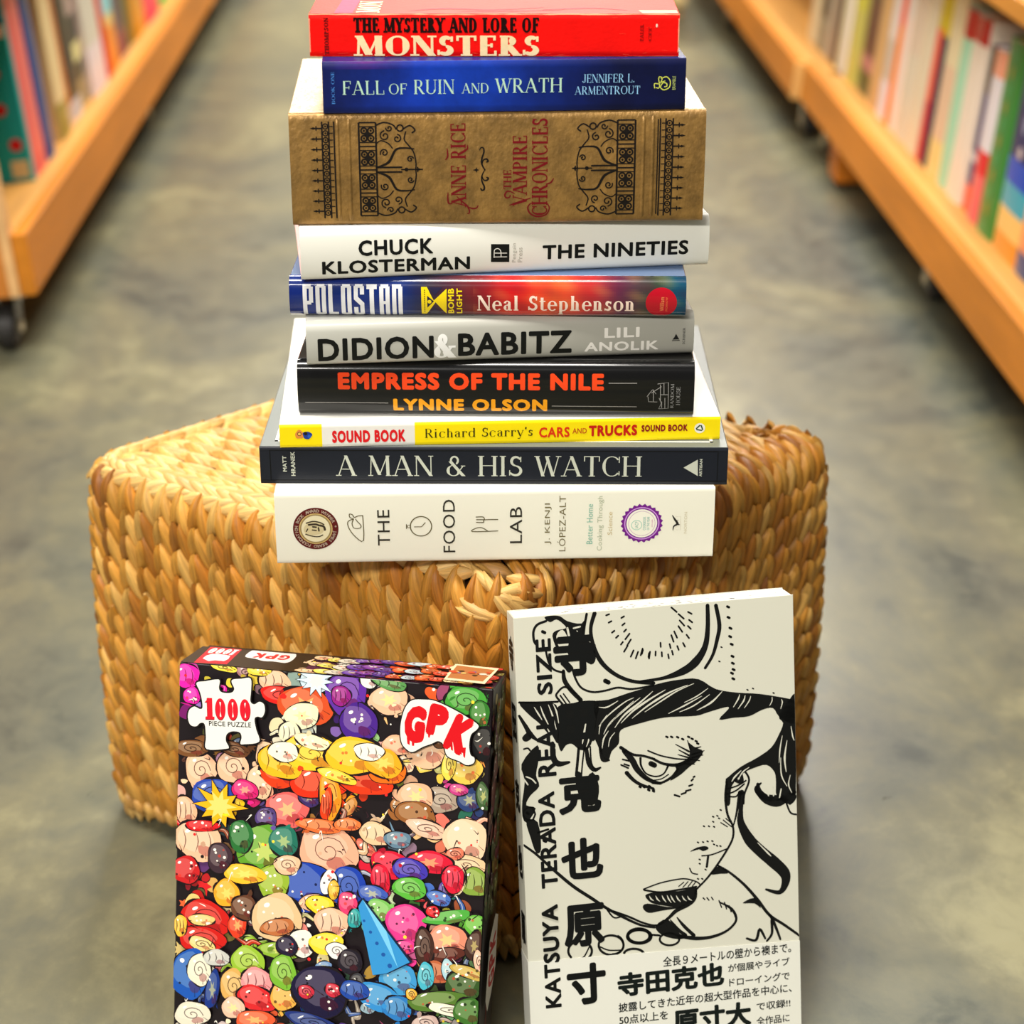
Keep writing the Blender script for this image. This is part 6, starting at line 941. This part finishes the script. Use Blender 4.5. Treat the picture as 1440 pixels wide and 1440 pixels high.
    for i in range(filler // 2):
        u, v = r.uniform(2, w - 2), r.uniform(lo + 2, h - 2); c = near(u, v)
        k = r.random()
        if k < .45: put(stroke([(u, v), (u + r.uniform(-3, 3), v + r.uniform(-3, 3)), (u + r.uniform(-5, 5), v + r.uniform(-5, 5))], [.15, .7, .15], 3), r.choice([[24, 14, 18], [250, 245, 230], [60, 30, 40]]))
        elif k < .75: put(disc(u, v, r.uniform(.5, 1.2), None, 10), r.choice([[250, 245, 230], [20, 16, 22], [230, 40, 40], [255, 220, 60]]))
        else: put(disc(u, v, r.uniform(1.2, 2.4), r.uniform(.8, 1.8), 12, r.uniform(0, 90), .1, r), jit(c, .3, r))
    return max(k for _, k in ly.b)
sh = Sheet(front)
w, h = W_ * 1000, H_ * 1000
ml = collage(sh, PBLOB, w, h, v0 * 1000 + .3, 3, 420)
cs = [(x, y) for x, y in CONE]
sh.put(pf([(x + (x - 119) * .05, y + (y - 80) * .03) for x, y in cs]), [16, 30, 60], ml + 1); sh.put(pf(cs), [52, 146, 208], ml + 2)
sh.put(pf([cs[1], ((cs[2][0] + cs[1][0]) / 2, (cs[2][1] + cs[1][1]) / 2), ((cs[3][0] * .5 + cs[2][0] * .5), (cs[3][1] * .5 + cs[2][1] * .5))]), [120, 200, 236], ml + 3)
for k in range(5): sh.put(disc(cs[0][0] + 4 + k * 4.4, cs[0][1] - 9 - k * 7, .9 + k * .16, None, 10), [26, 84, 160], ml + 3)
sh.build('lid_artwork', M_SATIN, pz)
s = Sheet(front)
cx = sum(p[0] for p in PIECE) / len(PIECE); cy = sum(p[1] for p in PIECE) / len(PIECE)
ps = smooth([tuple(p) for p in PIECE], 4, True)
s.put(stroke(ps + [ps[0]], 2.0, 1), [20, 14, 16], ml + 3); s.put(pf(ps), [236, 234, 224], ml + 4)
for q in TEXT['pz']:
    if q[0] == 'piece_count_badge': s.text(q[1], q[2], q[3], q[4], q[5], ml + 5 + (q[6] - 60))
s.build('piece_count_badge', M_SATIN, pz)
s = Sheet(front)
gs = smooth([tuple(p) for p in GPKB], 4, True)
s.put(stroke(gs + [gs[0]], 1.5, 1), [18, 14, 16], ml + 4); s.put(pf(gs), [238, 236, 226], ml + 5)
for q in TEXT['pz']:
    if q[0] == 'brand_logo': s.text(q[1], q[2], q[3], q[4], q[5], ml + 7)
for d in DRIP: s.put(pf(d), [214, 8, 22], ml + 7)
s.build('brand_logo', M_SATIN, pz)
# top flap print
tp = lambda u, v, l: (u * MM, v * MM, H_ + .00012 + l * .000025)
dm = D_p * 820 - .3
def cl(pts): return [(min(max(x, .3), w - .3), min(max(y, .3), dm)) for x, y in pts]
s = Sheet(tp)
s.put(([(.2, .2), (w - .2, .2), (w - .2, dm), (.2, dm)], [[0, 1, 2, 3]]), [34, 30, 26], 1)
s.put(pf(cl(TOPF['red'])), [214, 26, 50], 2); s.put(pf(cl(TOPF['piece'])), [238, 232, 224], 3)
bx = TOPF['tx']; us = [p[0] for p in bx]; vs_ = [p[1] for p in bx]
s.text('1000', 'slabB', (min(us), min(vs_), max(us), min(max(vs_), dm - 2)), 180, [240, 226, 220], 3)
s.build('top_count_panel', M_SATIN, pz)
s = Sheet(tp)
s.put(pf(cl(smooth([tuple(p) for p in TOPF['logo']], 4, True))), [238, 232, 224], 3)
us = [p[0] for p in TOPF['logo']]; vs_ = [p[1] for p in TOPF['logo']]; a, b = min(us), max(us); c, d = min(vs_), min(max(vs_), dm)
for i, ch in enumerate('KPG'): s.text(ch, 'black', (a + (b - a) * (.14 + .27 * i), c + (d - c) * .26, a + (b - a) * (.36 + .27 * i), c + (d - c) * .8), 180, [206, 20, 34], 4)
s.build('top_logo', M_SATIN, pz)
s = Sheet(tp)
u0 = min(p[0] for p in TOPF['art'])
it = []
rr = random.Random(8)
for k, c in enumerate(([242, 200, 150], [240, 220, 90], [220, 210, 190], [90, 50, 160], [110, 40, 150], [70, 40, 140], [226, 80, 40], [190, 210, 220], [220, 90, 40], [214, 60, 40], [240, 220, 170], [236, 190, 90], [200, 60, 50])):
    for j in range(3): it.append(['b', u0 + 10 + k * (w - u0 - 14) / 12.5, 6 + j * (dm - 10) / 2.2 + rr.uniform(-3, 3), rr.uniform(5, 9), rr.uniform(4, 7), 0, c])
s.put(([(u0 + 6, .3), (w - .3, .3), (w - .3, dm), (u0 + 6, dm)], [[0, 1, 2, 3]]), [120, 60, 90], 1)
class Off:
    pass
s2 = Sheet(lambda u, v, l: tp(max(u, u0 + 1), min(v, dm), l + 1))
ml2 = collage(s2, it, w, dm, .3, 21, 60)
s.mb.add(s2.mb.v, s2.mb.f); s.mb.c[-len(s2.mb.c):] = s2.mb.c
s.put(pf(cl(TOPF['pic'])), [246, 232, 190], ml2 + 3)
q = cl(TOPF['pic2']); s.put(pf(q), [190, 120, 70], ml2 + 4)
mu, mv = sum(p[0] for p in q) / 4, sum(p[1] for p in q) / 4
for k in range(16): s.put(disc(mu + rr.uniform(-12, 12), mv + rr.uniform(-6, 6), rr.uniform(1, 2.6), None, 10), rr.choice([[120, 90, 160], [240, 200, 120], [210, 80, 50], [80, 60, 40], [236, 220, 200]]), ml2 + 5 + k)
s.build('top_artwork', M_SATIN, pz)
sd = lambda u, v, l: (W_ + .00012 + l * .00002, u * MM, v * MM)
s = Sheet(sd); dl = D_p * 820 - .4
sit = []
for k in range(26):
    v = v0 * 1000 + 110 + k * 5; sit.append(['b', rr.uniform(4, dl - 4), v, rr.uniform(5, 9), rr.uniform(5, 9), 0, rr.choice([[110, 30, 26], [96, 90, 40], [130, 110, 40], [70, 40, 60], [60, 84, 40], [120, 40, 70]])])
mls = collage(s, sit, dl, h, v0 * 1000 + 96, 31, 70)
s.put(([(dl * .5, v0 * 1000 + .4), (dl * .56, v0 * 1000 + .4), (dl * .56, v0 * 1000 + 60), (dl * .5, v0 * 1000 + 60)], [[0, 1, 2, 3]]), [120, 16, 20], 1)
s.put(pf([(6, 62), (12, 100), (30, 112), (40, 108), (38, 74), (26, 60), (14, 52)]), [226, 218, 206], mls + 2)
for i, ch in enumerate('GPK'): s.text(ch, 'black', (13, 66 + 12 * i, 34, 76 + 12 * i), 90, [190, 16, 26], mls + 3)
s.build('side_artwork', M_SATIN, pz)

# ------------------------------------------------------------------ white art book
ab = empty('art_book', (AB['x'], AB['y'], 0), 'tall white art book with black ink drawing of a face, leaning on the ottoman', 'book', None, (-AB['lean'], 0, AB['yaw']))
W_, H_, D_a = AB['W'], AB['H'], AB['D']
v0 = D_a * math.tan(AB['lean']) + .0002
WH = [212, 211, 194]
mb = MB(); mb.box(0, W_, 0, .0009, v0, H_, WH, .0002); mb.build('front_cover', M_MATTE, ab)
mb = MB(); mb.box(0, W_, D_a - .0009, D_a, v0, H_, WH, .0002); mb.build('back_cover', M_MATTE, ab)
mb = MB(); mb.box(0, .0009, .0009, D_a - .0009, v0, H_, WH); mb.build('spine', M_MATTE, ab)
mb = MB(); mb.box(.0011, W_ - .0006, .0011, D_a - .0011, v0 + .0004, H_ - .0005, [238, 236, 226])
rr = random.Random(17)
mb.build('page_block', M_PAPER, ab)
s = Sheet(lambda u, v, l: (u * MM, v * MM, H_ - .0004 + l * .00002))
for k in range(60):
    u = rr.uniform(30, 178); y = rr.uniform(3, 14)
    s.put(stroke([(u, y), (u + rr.uniform(.6, 3), y + rr.uniform(-.6, .6))], rr.uniform(.2, .7), 1, False), [70, 70, 66], 1)
s.build('page_edge_marks', M_PAPER, ab)
front = lambda u, v, l: (u * MM, -.00008 - l * .00003, v * MM)
s = Sheet(front); w, h = W_ * 1000, H_ * 1000
BLK = [14, 15, 14]
for kind, wd, col, pts in INK:
    vs, fs = pf(smooth([tuple(p) for p in pts], 3, True)) if kind == 'p' else stroke(pts, wd, 5)
    vs = [(min(max(p[0], .2), w - .2), min(max(p[1], .2), h - .2)) for p in vs]
    s.put((vs, fs), WH if col else BLK, 2 if col else 1)
s.build('ink_drawing', M_MATTE, ab)
s = Sheet(front)
for q in TEXT['ab']:
    if q[0] == 'title': s.text(q[1], q[2], q[3], q[4], q[5], 3)
s.build('title_lettering', M_MATTE, ab)
(ax, ay), (bx, by) = OBI[0]
mb = MB()
ya, yb = ay + (0 - ax) * (by - ay) / (bx - ax), ay + (w - ax) * (by - ay) / (bx - ax)
vs = []
for u, t in ((-.12, ya), (w + .12, yb)):
    for l in (-.00052, -.00022):
        vs += [(u * MM, l, v0), (u * MM, l, t * MM)]
mb.add(vs, [[0, 1, 5, 4], [2, 6, 7, 3], [0, 2, 3, 1], [4, 5, 7, 6], [1, 3, 7, 5], [0, 4, 6, 2]], [228, 228, 216])
mb.add([(-.0003, -.0005, v0), (-.0003, -.0005, ya * MM), (-.0003, D_a, v0), (-.0003, D_a, ya * MM), (-.0001, -.0005, v0), (-.0001, -.0005, ya * MM), (-.0001, D_a, v0), (-.0001, D_a, ya * MM)], [[0, 2, 3, 1], [4, 5, 7, 6], [1, 3, 7, 5], [0, 1, 5, 4], [2, 6, 7, 3]], [228, 228, 216])
ob = mb.build('obi_band', M_SATIN, ab)
s = Sheet(lambda u, v, l: (u * MM, -.0006 - l * .00003, v * MM))
for q in TEXT['ab']:
    if q[0] == 'obi_lettering' or q[1] == 'KATSUYA': s.text(q[1], q[2], q[3], q[4], q[5], 1)
# keep the lower edge of the lettering on the sheet
for i, p in enumerate(s.mb.v): s.mb.v[i] = (p[0], p[1], max(p[2], v0 + .0002))
bm_ = bmesh.new()
s.build('obi_lettering', M_SATIN, ob)
bm_.free()
s = Sheet(lambda u, v, l: (-.00042 - l * .00002, (D_a * 1000 - u) * MM, v * MM))
for q in TEXT['abspine']: s.text(q[1], q[2], q[3], q[4], q[5], 1)
for k in range(40):
    u, v = rr.uniform(2, 20), rr.uniform(60, 292)
    s.put(stroke([(u, v), (u + rr.uniform(-3, 3), v + rr.uniform(-4, 4))], [.2, rr.uniform(.4, 1.2), .2], 2), BLK, 1)
s.build('spine_print', M_MATTE, ab)

# ------------------------------------------------------------------ bookcases
LEAN = math.radians(5.6)
WOODC = [[224, 152, 70], [214, 140, 60], [230, 164, 84], [236, 180, 106]]
def unit(name, label, x0, y0, yaw, sg, length, nearpanel=True, farpanel=True, casters=(.06,), open_end=False, rh=.08):
    root = empty(name, (x0, y0, 0), label, 'bookcase', 'bookcases along the aisle', (0, 0, yaw))
    def f(p):                                   # d: away from the aisle, a: along it, h: up; the case leans back
        d, a, hh = p
        return (sg * (d * math.cos(LEAN) + hh * math.sin(LEAN)), a, .085 + hh * math.cos(LEAN) - d * math.sin(LEAN))
    mb = MB(); mb.box(0, .02, 0, length, 0, rh, [206, 128, 36], .0015, f); mb.build('front_rail', M_WOOD, root)
    mb = MB(); mb.box(.0205, .34, .02, length - .02, rh - .03, rh - .012, [204, 148, 74], .001, f); mb.build('bottom_shelf', M_WOOD, root)
    mb = MB(); mb.box(.0205, .034, .0185, length - .0185, rh - .0115, rh - .001, [212, 156, 80], .001, f); mb.build('shelf_lip', M_WOOD, root)
    mb = MB(); mb.box(.02, .36, .02, length - .02, .345, .371, [204, 136, 52], .0015, f); mb.build('upper_shelf', M_WOOD, root)
    mb = MB(); mb.box(.342, .358, .0, length, -.045, 1.35, [150, 100, 54], 0, f); mb.build('back_panel', M_WOOD, root)  # extended below the case, out of view, to keep light from underneath
    for on, a0, a1 in ((nearpanel, 0, .018), (farpanel, length - .018, length)):
        if on:
            st = open_end and a0 == 0
            mb = MB(); mb.box(.034 if st else .056, .341, a0, a1, 0, 1.35, [196, 122, 50], .001, f); sp_ = mb.build('side_panel', M_WOOD, root)
            if not st: continue
            mb = MB(); mb.box(.0205, .0338, a0 - .002, a1, 0, 1.35, [230, 182, 122], .001, f); mb.build('stile', M_WOOD, sp_)
    for a in casters:
        for d in (.05, .3):
            c = f((d, a, 0)); x, z = c[0], c[2]
            cm = MB(); cm.box(x - .028, x + .028, a - .028, a + .028, z - .004, z + .002, [196, 192, 180])
            for q in (-1, 1): cm.box(x + q * .014 - .0012, x + q * .014 + .0012, a - .016, a + .016, .02, z - .003, [176, 172, 160] if sg > 0 else [96, 90, 80])
            co = cm.build('caster', M_METAL, root)
            wm = MB(); wm.cyl((x, a, .0302), (1, 0, 0), .03, .02, [40, 38, 36], 24, .003); wm.build('caster_wheel', M_RUB, co)
            bm2 = MB(); bm2.cyl((x, a, .03), (1, 0, 0), .008, .036, [240, 226, 190], 14); bm2.build('axle_bolt', M_METAL, co)
    return root, f

LX, LY, RX, RY = UNITS['lx'], UNITS['ly'], UNITS['rx'], UNITS['ry']
YL, YR = UNITS['yl'], UNITS['yr']
uL, fL = unit('bookcase', 'honey wood bookcase on casters along the left of the aisle', LX, LY, YL, -1, 3.7, True, True, (.045, 1.3, 2.5, 3.6), True)
uR, fR = unit('bookcase', 'nearer honey wood bookcase along the right of the aisle', RX, RY, YR, 1, UNITS['joint'], True, False, (.3, 1.2, UNITS['joint'] - .07), False, .066)
dj = UNITS['joint'] + .009
xj, yj = RX - math.sin(YR) * dj - .014, RY + math.cos(YR) * dj
uR2, fR2 = unit('bookcase', 'farther honey wood bookcase beyond the joint, right of the aisle', xj, yj, YR, 1, 2.2, False, True, (.08, 1.16), False, .066)
mb = MB(); mb.box(-.001, .021, -.005, .0, .0005, .0655, [236, 184, 108], .001, fR2); mb.build('lit_rail_end', M_WOOD, uR2)  # added slip: brightness of the lit rail end put into a paler colour
c = fR((.045, 1.826, 0)); mb = MB(); mb.box(c[0] - .03, c[0] + .03, 1.79, 1.86, .012, c[2] - .002, [206, 118, 30], .003); mb.build('support_block', M_WOOD, uR)

def shelf_book(x0, y0, yaw, sg, d, a, hbase, t, hgt, dep, bands, cover, label, group, spots=(), name='book'):
    """upright book on a leaning shelf: cover shell with a rounded spine, and its page block"""
    along = Vector((-math.sin(yaw), math.cos(yaw), 0)); away = Vector((math.cos(yaw), math.sin(yaw), 0)) * sg
    up = Vector((0, 0, 1))
    yl = away * math.cos(LEAN) - up * math.sin(LEAN); zl = up * math.cos(LEAN) + away * math.sin(LEAN)
    xl = yl.cross(zl)                            # along the aisle (left side) or against it (right side)
    st = a if xl.dot(along) > 0 else a + t
    o = Vector((x0, y0, .085)) + yl * d + along * st + zl * hbase
    root = empty(name, (0, 0, 0), label, 'book', group)
    m = Matrix.Identity(4)
    for i in range(3): m[i][0], m[i][1], m[i][2], m[i][3] = xl[i], yl[i], zl[i], o[i]
    root.matrix_world = m
    mb = MB(); k = 8; tc = .002; g = .0004
    zs = [0]
    for b in bands: zs.append(hgt * b[0])
    zs[-1] = hgt
    arc = [(g + (t - 2 * g) * (.5 - .5 * math.cos(math.pi * i / k)), min(.004, t * .2) * (1 - math.sin(math.pi * i / k))) for i in range(k + 1)]
    for j, b in enumerate(bands):
        vs = []; fs = []
        for (x, y) in arc: vs += [(x, y, zs[j]), (x, y, zs[j + 1])]
        for i in range(k): fs.append([2 * i, 2 * i + 2, 2 * i + 3, 2 * i + 1])
        mb.add(vs, fs, b[1], True)
    y1 = arc[0][1]
    mb.box(g, g + tc, y1, dep, 0, hgt, cover); mb.box(t - g - tc, t - g, y1, dep, 0, hgt, cover)
    for (kind, q, col) in spots:                 # printed shapes on the near cover or the spine
        if kind == 'cover':
            xx = g - .0002 if xl.dot(along) > 0 else t - g + .0002
            vs, fs = disc(q[0], q[1], q[2], q[3] if len(q) > 3 else None, 20) if len(q) < 5 else ([(q[0], q[1]), (q[2], q[1]), (q[2], q[3]), (q[0], q[3])], [[0, 1, 2, 3]])
            mb.add([(xx - (.00005 * (len(q) < 5) if xl.dot(along) > 0 else 0), p[0], p[1]) for p in vs], fs, col)
        else:
            vs, fs = disc(t / 2, q[0], min(q[1], t * .38), q[2], 16)
            mb.add([(p[0], .0006 + (abs(p[0] - t / 2) / t) ** 2 * .004 - .0012, p[1]) for p in vs], fs, col)
    mb.build('cover', M_SATIN, root, False)
    pb = MB(); pb.box(g + tc, t - g - tc, y1 + .001, dep - .004, .003, hgt - .004, [226, 214, 186]); pb.build('page_block', M_PAPER, root)
    return root

for spec in SHELF_L:
    t_ = spec['t'] - .0006
    shelf_book(LX, LY, YL, -1, spec['d'], spec['a'], .0682, t_, spec['h'], spec.get('dep', .2), spec['bands'], spec['cover'], spec['label'], 'books on the left bookcase', spec.get('spots', ()))
for spec in SHELF_R:
    t_ = spec['t'] - .0006; far = 0
    shelf_book(RX, RY, YR, 1, spec['d'], spec['a'], .0542, t_, spec['h'], spec.get('dep', .2), spec['bands'], spec['cover'], spec['label'], 'books on the right bookcases', spec.get('spots', ()))

# pale plinth at the far end of the aisle
plx, ply = .255, 5.0
mb = MB()
pr = empty('display_plinth', (plx, ply, 0), 'pale cream display plinth at the far end of the aisle', 'plinth')
mb.box(-.16, .16, -.1, .3, .03, .5, [230, 204, 144], .004); mb.build('body', M_WOOD, pr)
mb = MB(); mb.box(-.15, .15, -.09, .29, 0, .03, [170, 140, 90], .002); mb.build('base', M_WOOD, pr)

# ------------------------------------------------------------------ room
mb = MB()
mb.add([(-4, -2, 0), (4, -2, 0), (4, 9, 0), (-4, 9, 0)], [[0, 1, 2, 3]], [120, 115, 100])
fl = mb.build('floor', mat_floor(), None); tag(fl, kind='structure')
mb = MB(); mb.box(-4, 4, 9, 9.1, 0, 3, [228, 214, 180]); wl = mb.build('wall_back', M_PAINT); tag(wl, kind='structure')

# ------------------------------------------------------------------ light and camera
def area(name, loc, sx, sy, power, col=(1, .955, .885), rot=(0, 0, 0)):
    l = bpy.data.lights.new(name, 'AREA'); l.shape = 'RECTANGLE'; l.size, l.size_y = sx, sy; l.energy = power; l.color = col
    o = bpy.data.objects.new(name, l); COL.objects.link(o); o.location = loc; o.rotation_euler = rot
    return o
for nm, loc, sx, sy, pw in LAMPS: area(nm, loc, sx, sy, pw)
wd = bpy.data.worlds.new('shop_ambience'); SC.world = wd; wd.use_nodes = True
bg = wd.node_tree.nodes['Background']; bg.inputs['Color'].default_value = (1, .965, .91, 1); bg.inputs['Strength'].default_value = AMB

cam = bpy.data.cameras.new('camera'); co = bpy.data.objects.new('camera', cam); COL.objects.link(co)
co.location = (0, 0, .857); co.rotation_euler = (math.radians(90) - math.atan(1245 / 2850), 0, 0)
cam.sensor_width = 36; cam.lens = 71.25; cam.clip_start = .05
cam.dof.use_dof = True; cam.dof.focus_distance = 1.265; cam.dof.aperture_fstop = 6.2
SC.camera = co
vs_ = SC.view_settings
vs_.view_transform = 'Standard'; vs_.look = 'None'; vs_.gamma = 1; vs_.use_curve_mapping = False; vs_.exposure = EXPO
